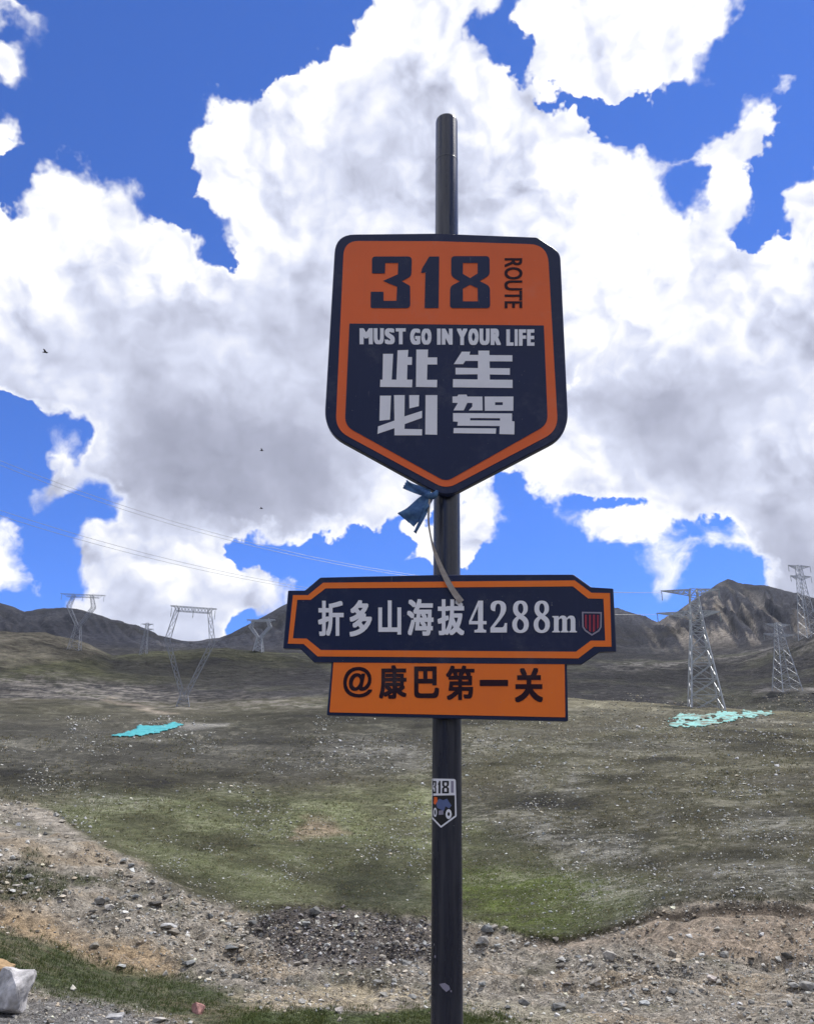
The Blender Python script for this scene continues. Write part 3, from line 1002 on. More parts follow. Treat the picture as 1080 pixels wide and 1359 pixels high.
# --- shield with the route number
K1 = 1080 / 350
shield_out = rounded(scaled([(78, 34, 75), (490, 29), (905, 45, 12), (935, 66, 10), (985, 98, 20), (998, 122, 18), (1032, 850, 90), (530, 1112, 60), (30, 838, 90)], 420, 300, K1))
shield_org = rounded(scaled([(113, 61, 60), (490, 62), (945, 76, 75), (988, 838, 60), (530, 1078, 45), (78, 834, 60)], 420, 300, K1))
shield_in = rounded(scaled([(135, 399, 3), (930, 407, 3), (946, 812, 40), (530, 1047, 30), (116, 818, 40)], 420, 300, K1))
shield = panel('route_panel', shield_out, M_NAVY, post, .026)
print_on('orange_field', [flat([shield_org])], M_ORANGE, shield, .0015)
print_on('navy_field', [flat([shield_in])], M_NAVYPRINT, shield, .0030)
K2 = 1080 / 250
D3 = rounded(scaled([(102, 88, 22), (330, 88, 24), (328, 190, 20), (318, 206, 8), (272, 230), (320, 256, 8), (321, 384, 24), (94, 384, 12), (95, 290), (168, 290), (168, 342), (242, 342), (246, 262), (165, 228), (250, 190), (252, 125), (178, 125), (176, 185), (102, 185)], 470, 320, K2))
D1 = rounded(scaled([(430, 88, 3), (487, 88, 2), (483, 384, 2), (403, 384, 2), (408, 180), (383, 182, 2), (388, 158, 3)], 470, 320, K2))
D8 = [rounded(scaled([(556, 86, 22), (775, 86, 22), (776, 195, 22), (718, 229), (777, 258, 22), (778, 384, 20), (548, 384, 20), (550, 258, 22), (605, 231), (555, 202, 22)], 470, 320, K2)),
      rounded(scaled([(622, 125), (707, 125), (707, 185), (664, 212), (622, 188)], 470, 320, K2)),
      rounded(scaled([(622, 272), (664, 250), (707, 270), (708, 345), (622, 345)], 470, 320, K2))]
print_on('route_number', [flat([D3]), flat([D1]), flat(D8)], M_NAVYPRINT, shield, .0030)
print_on('route_word', glyph('ROUTE', (669, 342.5, 693, 409), .5, turn=True), M_BROWN, shield, .0030)


def words():
    out = []
    # heavy condensed capitals, set word by word
    for w_, x0, x1, y0, y1 in (('MUST', 476.5, 539, 435.5, 457), ('GO', 543.5, 573, 436, 457.5), ('IN', 579, 601, 436, 457.5), ('YOUR', 605.5, 665, 436, 458), ('LIFE', 671, 709.5, 437, 459)):
        n = {'I': .42, 'L': .78, 'F': .78, 'E': .8, 'M': 1.3, 'Y': 1.02}
        ws = [n.get(c, 1.0) for c in w_]
        tot = sum(ws)
        x = x0
        for c, q in zip(w_, ws):
            wid = (x1 - x0) * q / tot
            if c == 'I':
                v = np.array([(x + .8, y0), (x + wid - .8, y0), (x + wid - .8, y1), (x + .8, y1)], float)
                out.append((v, np.array([(0, 2, 1), (0, 3, 2)]), 0.0))
            else:
                out += glyph(c, (x + .5, y0, x + wid - .5, y1), 1.75, squeeze=.6)
            x += wid
    return out


print_on('english_slogan', words(), M_WHITE, shield, .0045)
K3 = 1080 / 255
sc = lambda p: scaled(p, 465, 420, K3)
xy = lambda p: [q[:2] for q in sc(p)]
CI = [xy([(183, 210), (240, 210), (232, 355), (258, 355), (265, 190), (325, 188), (322, 228), (346, 228), (345, 272), (320, 272), (318, 355), (348, 355), (346, 398), (166, 396), (168, 355), (180, 355)]),
      xy([(370, 186), (436, 186), (434, 230), (487, 230), (487, 270), (432, 270), (430, 356), (487, 356), (486, 398), (368, 396)])]
SHENG = [xy([(580, 268), (625, 198), (672, 198), (668, 216), (718, 216), (718, 192), (780, 192), (780, 217), (909, 218), (909, 253), (781, 252), (782, 290), (895, 291), (895, 328), (782, 326), (783, 355), (910, 356), (910, 402), (575, 398), (576, 352), (714, 354), (714, 325), (590, 326), (590, 288), (716, 290), (716, 250), (645, 250), (633, 268)])]
BI = [xy([(166, 445), (228, 445), (222, 580), (163, 586)]),
      xy([(245, 442), (305, 442), (303, 562), (402, 530), (402, 570), (305, 605), (303, 632), (402, 634), (402, 668), (247, 668), (247, 628), (152, 660), (155, 618), (247, 585)]),
      xy([(330, 442), (386, 442), (384, 504), (331, 517)]),
      xy([(422, 442), (488, 442), (487, 665), (420, 663)])]
print_on('chinese_slogan', [flat([p]) for p in CI + SHENG + BI] + [
    flat([xy([(573, 450), (600, 449), (606, 439), (652, 439), (656, 450), (741, 450), (742, 528), (664, 528), (684, 506), (684, 486), (656, 486), (636, 528), (578, 528), (603, 486), (573, 485)])]),
    flat([xy([(753, 450), (915, 450), (914, 530), (754, 530)]), xy([(812, 482), (855, 482), (855, 498), (812, 498)])]),
    flat([xy([(576, 543), (907, 545), (907, 588), (921, 590), (920, 663), (836, 661), (838, 616), (600, 614), (603, 592), (576, 590)]), xy([(672, 571), (840, 572), (840, 585), (672, 584)])]),
    flat([xy([(580, 627), (818, 629), (816, 659), (578, 656)])])], M_WHITE, shield, .0045)

# --- altitude board
K4 = 1080 / 480
s4 = lambda p: rounded(scaled(p, 360, 740, K4))
alt = panel('altitude_panel', s4([(50, 98, 3), (100, 98, 3), (146, 59, 3), (500, 51), (902, 50, 3), (955, 88, 3), (1021, 92, 4), (1030, 280, 4), (980, 282, 3), (926, 319, 3), (128, 313, 3), (86, 272, 3), (35, 271, 4)]), M_NAVY, post, .022)
print_on('orange_band', [flat([s4([(65, 112), (110, 112), (155, 75), (905, 68), (955, 105), (1010, 106), (1015, 266), (962, 266), (916, 301), (138, 295), (97, 258), (50, 257)]),
                               s4([(78, 126), (118, 126), (162, 92), (900, 86), (945, 122), (991, 123), (996, 248), (953, 248), (909, 281), (148, 276), (106, 242), (65, 241)])])], M_ORANGE2, alt, .0015)
K5 = 1080 / 210
cb = lambda x0, y0, x1, y1: (410 + x0 / K5, 780 + y0 / K5, 410 + x1 / K5, 780 + y1 / K5)
db = lambda x0, y0, x1, y1: (610 + x0 / K5, 780 + y0 / K5, 610 + x1 / K5, 780 + y1 / K5)
pcs = []
for ch, bx in (('折', cb(62, 88, 238, 330)), ('多', cb(276, 84, 430, 334)), ('山', cb(472, 86, 630, 320)), ('海', cb(668, 76, 850, 328)), ('拔', cb(876, 78, 1060, 325))):
    pcs += glyph(ch, bx, 1.3)
for ch, bx in (('𝟒', db(62, 88, 182, 306)), ('𝟐', db(208, 88, 322, 306)), ('𝟖', db(357, 88, 470, 309)), ('𝟖', db(503, 88, 614, 309)), ('𝐦', db(630, 190, 798, 305))):
    pcs += glyph(ch, bx, .25)
print_on('altitude_lettering', pcs, M_WHITE, alt, .0030)
# little striped shield badge
eb = lambda pts: [(610 + x / K5, 780 + y / K5) for x, y in pts]
badge = [(832, 164), (968, 166), (966, 270), (950, 298), (900, 328), (852, 296), (834, 268)]
ring = [(842, 174), (958, 176), (956, 268), (942, 290), (900, 316), (860, 288), (844, 264)]
print_on('badge_outline', [flat([eb(badge), eb(ring)])], M_GREYPRINT, alt, .0030)
print_on('badge_stripes', [flat([eb(q)]) for q in ([(852, 184), (866, 184), (866, 284), (852, 266)], [(880, 184), (894, 184), (894, 302), (880, 294)], [(906, 184), (922, 184), (922, 294), (906, 304)], [(934, 185), (948, 185), (948, 266), (934, 286)])], M_RED, alt, .0030)

# --- orange board below it
low = panel('subtitle_panel', s4([(181, 306, 4), (882, 308, 4), (886, 489, 6), (165, 471, 6)]), M_NAVY, post, .020, off=-.003)
print_on('orange_face', [flat([s4([(186, 309), (875, 312), (877, 477, 3), (174, 462, 3)])])], M_ORANGE2, low, -.0015)
K6 = 1080 / 310
lb = lambda x0, y0, x1, y1: (440 + x0 / K6, 870 + y0 / K6, 440 + x1 / K6, 870 + y1 / K6)
pcs = []
for ch, bx, bo in (('@', lb(54, 52, 188, 194), .8), ('康', lb(219, 44, 347, 200), 1.2), ('巴', lb(381, 50, 497, 197), 1.5), ('第', lb(528, 46, 660, 206), 1.2), ('一', lb(684, 112, 815, 141), 1.0), ('关', lb(846, 56, 977, 217), 1.55)):
    pcs += glyph(ch, bx, bo)
print_on('subtitle_lettering', pcs, M_BROWN, low, .0000)

# --- clamps that hold the boards to the post
for pn, rows_ in ((shield, (365, 560)), (alt, (790, 850)), (low, (925,))):
    for yy in rows_:
        c = on_face(np.array([592.8]), np.array([float(yy)]), 0)[0]
        seg = 24
        V, Q = [], []
        for z in (c[2] - .014, c[2] + .014):
            for k in range(seg + 1):
                a = math.pi * k / seg - YAW
                V.append((PX + (POLE_R + .003) * math.cos(a), PY + (POLE_R + .003) * math.sin(a), z))
                V.append((PX + (POLE_R + .0005) * math.cos(a), PY + (POLE_R + .0005) * math.sin(a), z))
        w_ = 2 * (seg + 1)
        for k in range(seg):
            Q += [(2 * k, 2 * k + 2, w_ + 2 * k + 2, w_ + 2 * k), (2 * k + 1, w_ + 2 * k + 1, w_ + 2 * k + 3, 2 * k + 3), (2 * k, 2 * k + 1, 2 * k + 3, 2 * k + 2), (w_ + 2 * k, w_ + 2 * k + 2, w_ + 2 * k + 3, w_ + 2 * k + 1)]
        link('clamp', py_mesh('clamp', V, Q, M_STEEL), pn)

# --- sticker wrapped round the post
def wrap(loops, step=2.0):
    v, t = flat(loops)
    bm = bmesh.new()
    vs = [bm.verts.new((x, y, 0)) for x, y in v]
    for f in t:
        try:
            bm.faces.new([vs[i] for i in f])
        except ValueError:
            pass
    for it in range(4):
        es = [e for e in bm.edges if abs(e.verts[0].co.x - e.verts[1].co.x) > step * 1.5]
        if not es:
            break
        bmesh.ops.subdivide_edges(bm, edges=es, cuts=1)
        bmesh.ops.triangulate(bm, faces=bm.faces)
    bm.verts.index_update()
    v = np.array([q.co[:2] for q in bm.verts]); t = np.array([[q.index for q in f.verts] for f in bm.faces])
    bm.free()
    return v, t


def ell(cx, cy, rx, ry, n=14):
    return [(cx + rx * math.cos(2 * math.pi * k / n), cy + ry * math.sin(2 * math.pi * k / n)) for k in range(n)]


def wprint(name, loops_list, mat, parent, off):
    return print_on(name, [wrap(l) for l in loops_list], mat, parent, off, place=on_pole)


M_BLACKP = sign_paint('black_print', (.015, .015, .018), (.03, .03, .03), .4)
M_BLUEP = sign_paint('blue_print', (.10, .14, .30), (.16, .2, .36), .4)
st_ = wprint('sticker', [[rounded([(573.0, 1033.2, 1), (604.5, 1033.8, 3), (605.8, 1083.5, 1), (585, 1098.8, 1.5), (573.2, 1086.5, 1)])]], M_WHITE, pole, .0006)
wprint('picture_ground', [[[(573.6, 1056), (603.2, 1055.4), (603.6, 1082.3), (585, 1096), (573.8, 1084.2)]]], M_BLACKP, st_, .0012)
fit = lambda L, x0, x1: [[(x0 + (p[0] - min(q[0] for q in L[0])) * (x1 - x0) / (max(q[0] for q in L[0]) - min(q[0] for q in L[0])), 1036.3 + (p[1] - 340) * 16.6 / 69) for p in l] for l in L]
wprint('sticker_number', [fit([D3], 573.6, 578.8), fit([D1], 581, 584.4), fit(D8, 586.4, 595.6)], M_BLACKP, st_, .0012)
wprint('sticker_word', [[[(598.2, 1036.5), (601.8, 1036.7), (601.9, 1052), (598.3, 1052)]]], M_GREYPRINT, st_, .0012)
for cx, cy, rx, ry, qx, qy in ((577.3, 1078, 2.3, 6.2, 1.1, 3.8), (595.2, 1080.4, 4.1, 6.6, 1.6, 2.6)):
    wprint('printed_wheel', [[ell(cx, cy, rx, ry), ell(cx, cy, qx, qy)]], M_WHITE, st_, .0018)
wprint('printed_motorcycle', [[[(578, 1064), (583, 1060), (588, 1062), (593, 1060), (599, 1069), (596, 1073), (591, 1070), (589, 1076), (584, 1074), (580, 1072)]]], M_BLUEP, st_, .0018)
wprint('printed_rider', [[[(576, 1057.5), (580, 1058), (580.5, 1063), (577.5, 1068), (575.2, 1066)]]], M_ORANGE, st_, .0022)
wprint('printed_engine', [[[(582, 1076), (588, 1075), (588.5, 1081), (582, 1081.5)]]], M_GREYPRINT, st_, .0018)
for q in ([(582.5, 1306), (590, 1304.5), (596, 1308.5), (597, 1313), (592, 1316.5), (587, 1312)], [(597.5, 1314), (599.5, 1314.5), (599, 1317), (597.5, 1316.5)], [(576.5, 1268), (578, 1268), (578, 1271), (576.3, 1271)]):
    wprint('paint_chip', [[q]], M_GREYPRINT, pole, .0003)

# ------------------------------------------------------------------ ribbon and cloth tied under the shield
def ribbon_mesh(name, path, widths, mat, thick=.0008, twist=None):
    """strip through 3D points; widths per point; real thickness"""
    P_ = [np.array(p, float) for p in path]
    V, Q = [], []
    n = len(P_)
    for i in range(n):
        d = P_[min(i + 1, n - 1)] - P_[max(i - 1, 0)]
        d /= np.linalg.norm(d)
        s = np.cross(d, -NRM); s /= np.linalg.norm(s)
        if twist is not None:
            t = twist[i]
            s = s * math.cos(t) + np.cross(d, s) * math.sin(t)
        nn = np.cross(s, d)
        for a, b in ((-.5, -.5), (.5, -.5), (.5, .5), (-.5, .5)):
            V.append(P_[i] + s * widths[i] * a + nn * thick * b)
    for i in range(n - 1):
        for k in range(4):
            k2 = (k + 1) % 4
            Q.append((4 * i + k, 4 * i + k2, 4 * i + 4 + k2, 4 * i + 4 + k))
    Q += [(3, 2, 1, 0), (4 * n - 4, 4 * n - 3, 4 * n - 2, 4 * n - 1)]
    return py_mesh(name, V, Q, mat, False)


def spline(pts, n):
    pts = np.array(pts, float)
    t = np.linspace(0, len(pts) - 1, n)
    i = np.clip(t.astype(int), 0, len(pts) - 2)
    f = (t - i)[:, None]
    p0 = pts[np.maximum(i - 1, 0)]; p1 = pts[i]; p2 = pts[i + 1]; p3 = pts[np.minimum(i + 2, len(pts) - 1)]
    return .5 * (2 * p1 + (p2 - p0) * f + (2 * p0 - 5 * p1 + 4 * p2 - p3) * f ** 2 + (3 * p1 - p0 - 3 * p2 + p3) * f ** 3)


def fabric(name, col, col2):
    mt, N, b = principled(name, col, .85, 0, .2)
    P = N.add('ShaderNodeNewGeometry').outputs['Position']
    n = N.noise(P, 45, 5, .6)
    N.set(b.inputs['Base Color'], N.mix(N.smooth(n, .35, .7), (*col, 1), (*col2, 1)))
    bp = N.add('ShaderNodeBump', {'Strength': .5, 'Distance': .002, 'Height': N.noise(P, 120, 4, .6)})
    N.set(b.inputs['Normal'], bp.outputs[0])
    return mt


PXM = 2.75 / F       # metres per photograph pixel at the boards
M_BEIGE = fabric('faded_beige_ribbon', (.34, .30, .27), (.46, .42, .38))
M_BLUEC = fabric('faded_blue_cloth', (.05, .11, .26), (.10, .20, .36))
rp_ = spline([(572, 655, .004), (569.5, 668, .012), (568.5, 690, .016), (571, 710, .014), (576, 730, .012), (582, 746, .012), (591, 766, .011), (601, 784, .010), (612, 799, .008)], 40)
pts = [on_face(np.array([q[0]]), np.array([q[1]]), q[2])[0] for q in rp_]
wd = np.interp(np.linspace(0, 1, 40), [0, .15, .4, .55, .75, 1], [2.5, 3.5, 2.2, 4.5, 7.0, 8.0]) * PXM
link('ribbon', ribbon_mesh('ribbon', pts, wd, M_BEIGE, twist=.9 * np.sin(np.linspace(0, 5, 40)) * np.linspace(1, .1, 40)), None,
     'faded beige ribbon hanging from the shield across the altitude board', 'ribbon')

cloth = thing('cloth_scrap', tuple(on_face(np.array([566.]), np.array([655.]), -.01)[0]), 'faded blue cloth scrap knotted under the left edge of the shield', 'cloth')


def sheet_patch(name, a, b, parent, mat, nu=16, nv=10, wav=.006, seed=0):
    """crumpled cloth between two pixel edges a and b (top to bottom), each [(x, y, off), ...]"""
    A_ = spline(a, nu); B_ = spline(b, nu)
    V, Q = [], []
    for side in (0, 1):
        for i in range(nu):
            for j in range(nv):
                t = j / (nv - 1)
                q = A_[i] * (1 - t) + B_[i] * t
                o_ = q[2] + wav * math.sin(5 * t + i * .5 + seed) + wav * .7 * math.sin(i * .9 - 3 * t + seed) - side * .001
                jag = .8 * math.sin(j * 2.3 + seed) if i == nu - 1 else 0
                V.append(on_face(np.array([q[0] + jag * .6]), np.array([q[1] + jag]), o_)[0])
    n = nu * nv
    for i in range(nu - 1):
        for j in range(nv - 1):
            k = i * nv + j
            Q += [(k, k + 1, k + nv + 1, k + nv), (n + k, n + k + nv, n + k + nv + 1, n + k + 1)]
    rim = [i * nv for i in range(nu)] + [(nu - 1) * nv + j for j in range(1, nv)] + [i * nv + nv - 1 for i in range(nu - 2, -1, -1)] + [j for j in range(nv - 2, 0, -1)]
    for k in range(len(rim)):
        a_, b_ = rim[k], rim[(k + 1) % len(rim)]
        Q.append((a_, b_, n + b_, n + a_))
    return link(name, py_mesh(name, V, Q, mat, True), parent)


sheet_patch('flap', [(570, 652, .0), (556, 660, .006), (540, 674, .010), (527, 681, .012)], [(574, 664, .0), (567, 676, .008), (557, 690, .012), (549, 699, .014)], cloth, M_BLUEC, seed=1)
sheet_patch('flap', [(571, 650, -.004), (558, 645, -.002), (546, 641, .002), (540, 637, .004)], [(572, 660, -.002), (560, 658, .0), (546, 653, .004), (534, 648, .006)], cloth, M_BLUEC, seed=3, wav=.004)
sheet_patch('loose_end', [(566, 660, .006), (562, 674, .010), (556, 690, .012), (549, 706, .012)], [(573, 662, .006), (568, 678, .010), (560, 694, .012), (552, 708, .012)], cloth, M_BLUEC, nv=5, seed=5, wav=.003)
kn = tube([on_face(np.array([x]), np.array([y]), o_)[0] for x, y, o_ in ((563, 652, .0), (567, 657, .006), (572, 659, .008), (577, 657, .006), (580, 652, .0))], [.006, .011, .013, .011, .006], 10)
link('knot', py_mesh('knot', kn[0], kn[1] + kn[2], M_BLUEC, True), cloth)

# ------------------------------------------------------------------ lattice towers
def bar(V, Q, a, b, w):
    a = np.array(a, float); b = np.array(b, float)
    d = b - a
    L = np.linalg.norm(d)
    if L < 1e-6:
        return
    d /= L
    s = np.cross(d, [0, 0, 1.0])
    if np.linalg.norm(s) < 1e-3:
        s = np.cross(d, [1.0, 0, 0])
    s /= np.linalg.norm(s); t = np.cross(d, s)
    n = len(V)
    for p in (a, b):
        for x, y in ((-1, -1), (1, -1), (1, 1), (-1, 1)):
            V.append(p + (s * x + t * y) * w / 2)
    Q += [(n, n + 1, n + 5, n + 4), (n + 1, n + 2, n + 6, n + 5), (n + 2, n + 3, n + 7, n + 6), (n + 3, n, n + 4, n + 7), (n + 3, n + 2, n + 1, n), (n + 4, n + 5, n + 6, n + 7)]


M_TOWER = worn('tower_steel', (.50, .52, .54), (.36, .38, .40), .6, .5, .55)
M_INSUL = worn('insulator_glass', (.20, .25, .26), (.3, .34, .34), 3, .25)


def lerp(a, b, t):
    return np.array(a, float) * (1 - t) + np.array(b, float) * t


def lattice(V, Q, c0, c1, n, w, ring=True):
    """X bracing between two rings of 4 corners in n bays"""
    for k in range(n):
        t0, t1 = k / n, (k + 1) / n
        A_ = [lerp(c0[i], c1[i], t0) for i in range(4)]
        B_ = [lerp(c0[i], c1[i], t1) for i in range(4)]
        for i in range(4):
            j = (i + 1) % 4
            bar(V, Q, A_[i], B_[j], w); bar(V, Q, A_[j], B_[i], w)
            if ring:
                bar(V, Q, B_[i], B_[j], w)


class Frame:
    """local axes of a tower: across the line, along the line, up"""
    def __init__(self, base, turn):
        self.o = np.array(base, float)
        self.a = np.array([math.cos(turn), math.sin(turn), 0]); self.b = np.array([-math.sin(turn), math.cos(turn), 0])

    def __call__(self, x, y, z):
        return self.o + self.a * x + self.b * y + np.array([0, 0, z])


def square(fr, h, z, x=0.0, hy=None):
    hy = h if hy is None else hy
    return [fr(x - h, -hy, z), fr(x + h, -hy, z), fr(x + h, hy, z), fr(x - h, hy, z)]


def make_part(name, build, parent, mat):
    V, Q = [], []
    build(V, Q)
    return link(name, py_mesh(name, V, Q, mat), parent)


def arm_part(name, fr, root, x0, x1, z0, z1, hy, w, parent, ztip=None):
    """tapered lattice crossarm from the shaft (x0) out to its tip (x1)"""
    tip = z1 if ztip is None else ztip
    def b(V, Q):
        for s in (-1, 1):
            bar(V, Q, fr(x0, s * hy, z1), fr(x1, 0, tip), w * 1.3)
            bar(V, Q, fr(x0, s * hy, z0), fr(x1, 0, tip), w * 1.3)
            n = 5
            for k in range(n):
                t0, t1 = k / n, (k + 1) / n
                lo0, hi0 = lerp(fr(x0, s * hy, z0), fr(x1, 0, tip), t0), lerp(fr(x0, s * hy, z1), fr(x1, 0, tip), t0)
                lo1, hi1 = lerp(fr(x0, s * hy, z0), fr(x1, 0, tip), t1), lerp(fr(x0, s * hy, z1), fr(x1, 0, tip), t1)
                bar(V, Q, lo0, hi1, w); bar(V, Q, lo0, hi0, w)
        for k in range(5):
            t0, t1 = k / 5, (k + .8) / 5
            bar(V, Q, lerp(fr(x0, hy, z1), fr(x1, 0, tip), t0), lerp(fr(x0, -hy, z1), fr(x1, 0, tip), t1), w)
    return make_part(name, b, parent, M_TOWER)


def insulator(fr, x, y, z0, z1, parent, r_=.22):
    path = [fr(x, y, z0 + (z1 - z0) * k / 12) for k in range(13)]
    V, Q, cp = tube(path, [r_ * (.35 if k % 2 else 1.0) for k in range(13)], 6)
    return link('insulator', py_mesh('insulator', V, Q + cp, M_INSUL), parent)


def tension_tower(label, base, Hh, turn, hb, ht, lw, bw, arms, group='transmission towers on the slopes'):
    """four tapering legs, straight shaft, crossarms: arms = (height fraction, left reach, right reach)"""
    fr = Frame(base, turn)
    root = thing('transmission_tower', tuple(base), label, 'tower', group)
    zw = .62 * Hh
    hw = hb + (ht - hb) * .72
    sy = lambda x: x * .9
    c0, c1, c2 = square(fr, hb, -1.5), square(fr, hw, zw), square(fr, ht, Hh)
    for i in range(4):
        make_part('leg', lambda V, Q: (bar(V, Q, c0[i], c1[i], lw), bar(V, Q, c1[i], c2[i], lw * .8)), root, M_TOWER)
    def br(V, Q):
        lattice(V, Q, c0, c1, 5, bw)
        lattice(V, Q, c1, c2, 6, bw * .85)
    make_part('bracing', br, root, M_TOWER)
    for fz, xl, xr in arms:
        z = fz * Hh
        hx = np.interp(z, [0, zw, Hh], [hb, hw, ht])
        for x in (xl, xr):
            s = 1 if x > 0 else -1
            arm_part('crossarm', fr, root, s * hx, x, z - Hh * .035, z + Hh * .01, hx, bw, root)
            insulator(fr, x * .97, 0, z, z - Hh * .075, root, .02 * Hh / 4)
    return root, fr


def goblet_tower(label, base, Hh, turn, hb, hw, zw, spread, ztop, lw, bw, reach, group='transmission towers on the slopes'):
    """wine-glass tower: legs to a narrow waist, two raised arms, level bridge on top"""
    fr = Frame(base, turn)
    root = thing('transmission_tower', tuple(base), label, 'tower', group)
    c0, c1 = square(fr, hb, -1.5), square(fr, hw, zw)
    for i in range(4):
        make_part('leg', lambda V, Q: bar(V, Q, c0[i], c1[i], lw), root, M_TOWER)
    make_part('bracing', lambda V, Q: lattice(V, Q, c0, c1, 4, bw), root, M_TOWER)
    zs = zw + (ztop - zw) * .62
    for s in (-1, 1):
        def b(V, Q):
            q0 = square(fr, hw * .55, zw, s * hw * .45, hw)
            q1 = square(fr, hw * .75, zs, s * spread, hw * .8)
            q2 = square(fr, hw * .55, ztop, s * spread * .72, hw * .6)
            for i in range(4):
                bar(V, Q, q0[i], q1[i], lw * .8); bar(V, Q, q1[i], q2[i], lw * .7)
            lattice(V, Q, q0, q1, 5, bw)
            lattice(V, Q, q1, q2, 3, bw)
        make_part('raised_arm', b, root, M_TOWER)
    def bridge(V, Q):
        h = Hh * .03
        xs = np.linspace(-reach, reach, 15)
        for y in (-hw * .6, hw * .6):
            bar(V, Q, fr(-reach, y, ztop + h * .6), fr(reach, y, ztop + h * .6), lw * .8)
            bar(V, Q, fr(-reach * .72, y, ztop - h), fr(reach * .72, y, ztop - h), lw * .8)
            for k in range(14):
                zz = lambda x: ztop - h if abs(x) < reach * .72 else ztop + h * .5
                bar(V, Q, fr(xs[k], y, zz(xs[k])), fr(xs[k + 1], y, ztop + h * .6), bw)
                bar(V, Q, fr(xs[k], y, ztop + h * .6), fr(xs[k + 1], y, zz(xs[k + 1])), bw)
        for x in xs:
            bar(V, Q, fr(x, -hw * .6, ztop + h * .6), fr(x, hw * .6, ztop + h * .6), bw)
        for s in (-1, 1):
            bar(V, Q, fr(s * spread * .72, 0, ztop), fr(s * spread * .8, 0, Hh), lw * .6)
    make_part('bridge', bridge, root, M_TOWER)
    for x in (-reach * .95, 0, reach * .95):
        insulator(fr, x, 0, ztop, ztop - Hh * .09, root, .018 * Hh / 4)
    return root, fr


def tower_base(px, py, r):
    """standing point at a known distance along the column of a pixel"""
    d = ray(np.array([float(px)]), np.array([float(py)]))[0]
    az = math.atan2(d[0], d[1])
    x, y = r * math.sin(az), r * math.cos(az)
    return np.array([x, y, float(height_xy(x, y))])


def span(r, pix):
    return r * pix / F


T1b = tower_base(936, 938, 292)
h1 = span(292, 146) * 1.02
t1, fr1 = tension_tower('tall lattice tower standing above the pale turquoise sheeting on the right crest', T1b, h1, rad(-12), span(292, 19), span(292, 4.2), .46, .19,
                        ((.985, -span(292, 40), span(292, 32)), (.79, -span(292, 48), span(292, 30))))
T2b = tower_base(1044, 917, 520)
tension_tower('lattice tower rising from the dark basin behind the right crest', T2b, span(520, 82), rad(5), span(520, 12.5), span(520, 2.8), .42, .16,
              ((.97, -span(520, 16), span(520, 16)), (.82, -span(520, 20), span(520, 20))))
T3b = tower_base(1074, 848, 815)
tension_tower('far lattice tower on the ridge cut by the right edge of the photo', T3b, span(815, 90), rad(8), span(815, 9), span(815, 2.4), .55, .22,
              ((.985, -span(815, 14), span(815, 16)), (.84, -span(815, 13), span(815, 15))))
M_TOWER = worn('shaded_tower_steel', (.34, .36, .40), (.28, .30, .33), .6, .6, .35)  # tower steel darkened in colour for the backlit left towers
T4b = tower_base(243, 938, 300)
h4 = span(300, 128)
goblet_tower('goblet shaped lattice tower behind the bright turquoise sheeting on the left', T4b, h4, rad(14), span(300, 9), span(300, 4.5), h4 * .10, span(300, 28), h4 * .965, .19, .09, span(300, 29))
T5b = tower_base(97, 876, 640)
h5 = span(640, 72)
goblet_tower('far goblet shaped lattice tower beside the tan rocky hill on the far left', T5b, h5, rad(6), span(640, 7), span(640, 3.2), h5 * .42, span(640, 15), h5 * .95, .26, .12, span(640, 27))
T6b = tower_base(191, 866, 680)
h6 = span(680, 40)
tension_tower('smallest lattice tower, between the two goblet towers on the left', T6b, h6, rad(0), span(680, 4.2), span(680, 1.4), .26, .12,
              ((.96, -span(680, 8), span(680, 8)), (.8, -span(680, 9), span(680, 9))))
M_TOWER = bpy.data.materials['tower_steel']
T7b = tower_base(343, 868, 690)
h7 = span(690, 44)
goblet_tower('goblet shaped lattice tower just left of the altitude board', T7b, h7, rad(-6), span(690, 6), span(690, 3), h7 * .40, span(690, 13), h7 * .93, .55, .22, span(690, 19))

# ------------------------------------------------------------------ conductors
M_WIRE = worn('aluminium_conductor', (.40, .41, .43), (.3, .31, .33), 2, .5, .5)


def wire(p0, p1, fy, label, r_=.055, n=70):
    """line strung between two plan points, its height following rows fy(px) of the photograph"""
    path = []
    for k in range(n):
        t = k / (n - 1)
        x, y = p0[0] + (p1[0] - p0[0]) * t, p0[1] + (p1[1] - p0[1]) * t
        z = p0[2] + (p1[2] - p0[2]) * t
        for _ in range(8):
            px, py, dz = project(np.array([x, y, z]))
            d = ray(np.array([px]), np.array([fy(px)]))[0]
            z = CAM[2] + d[2] / math.hypot(d[0], d[1]) * math.hypot(x, y)
        path.append((x, y, z))
    V, Q, cp = tube(path, r_, 5)
    link('power_line', py_mesh('power_line', V, Q + cp, M_WIRE), None, label, 'power line', 'power lines across the left sky')


ea = fr1(-span(292, 47), 0, .79 * h1)
eb_ = fr1(-span(292, 39), 0, .98 * h1)
ax, ay, _z = project(ea); bx_, by_, _z = project(eb_)


def quad(x0, y0, x1, y1, x2, y2):
    c = np.polyfit([x0, x1, x2], [y0, y1, y2], 2)
    return lambda x: float(np.polyval(c, x))


st0 = ray(np.array([-130.]), np.array([640.]))[0]
st0 = CAM + st0 / math.hypot(st0[0], st0[1]) * 230
q1 = quad(0, 677, 200, 736, ax, ay)
q2 = quad(0, 684, 200, 741, ax, ay)
q3 = quad(0, 611, 185, 678, bx_, by_)
q4 = quad(0, 617, 185, 683, bx_, by_)
wire(st0, ea, q1, 'upper cable of the lower pair, passing just above the altitude board')
wire(st0, ea, q2, 'lower cable of the lower pair, passing just above the altitude board')
wire(st0, eb_, q3, 'upper cable of the higher pair in the left sky')
wire(st0, eb_, q4, 'lower cable of the higher pair in the left sky')

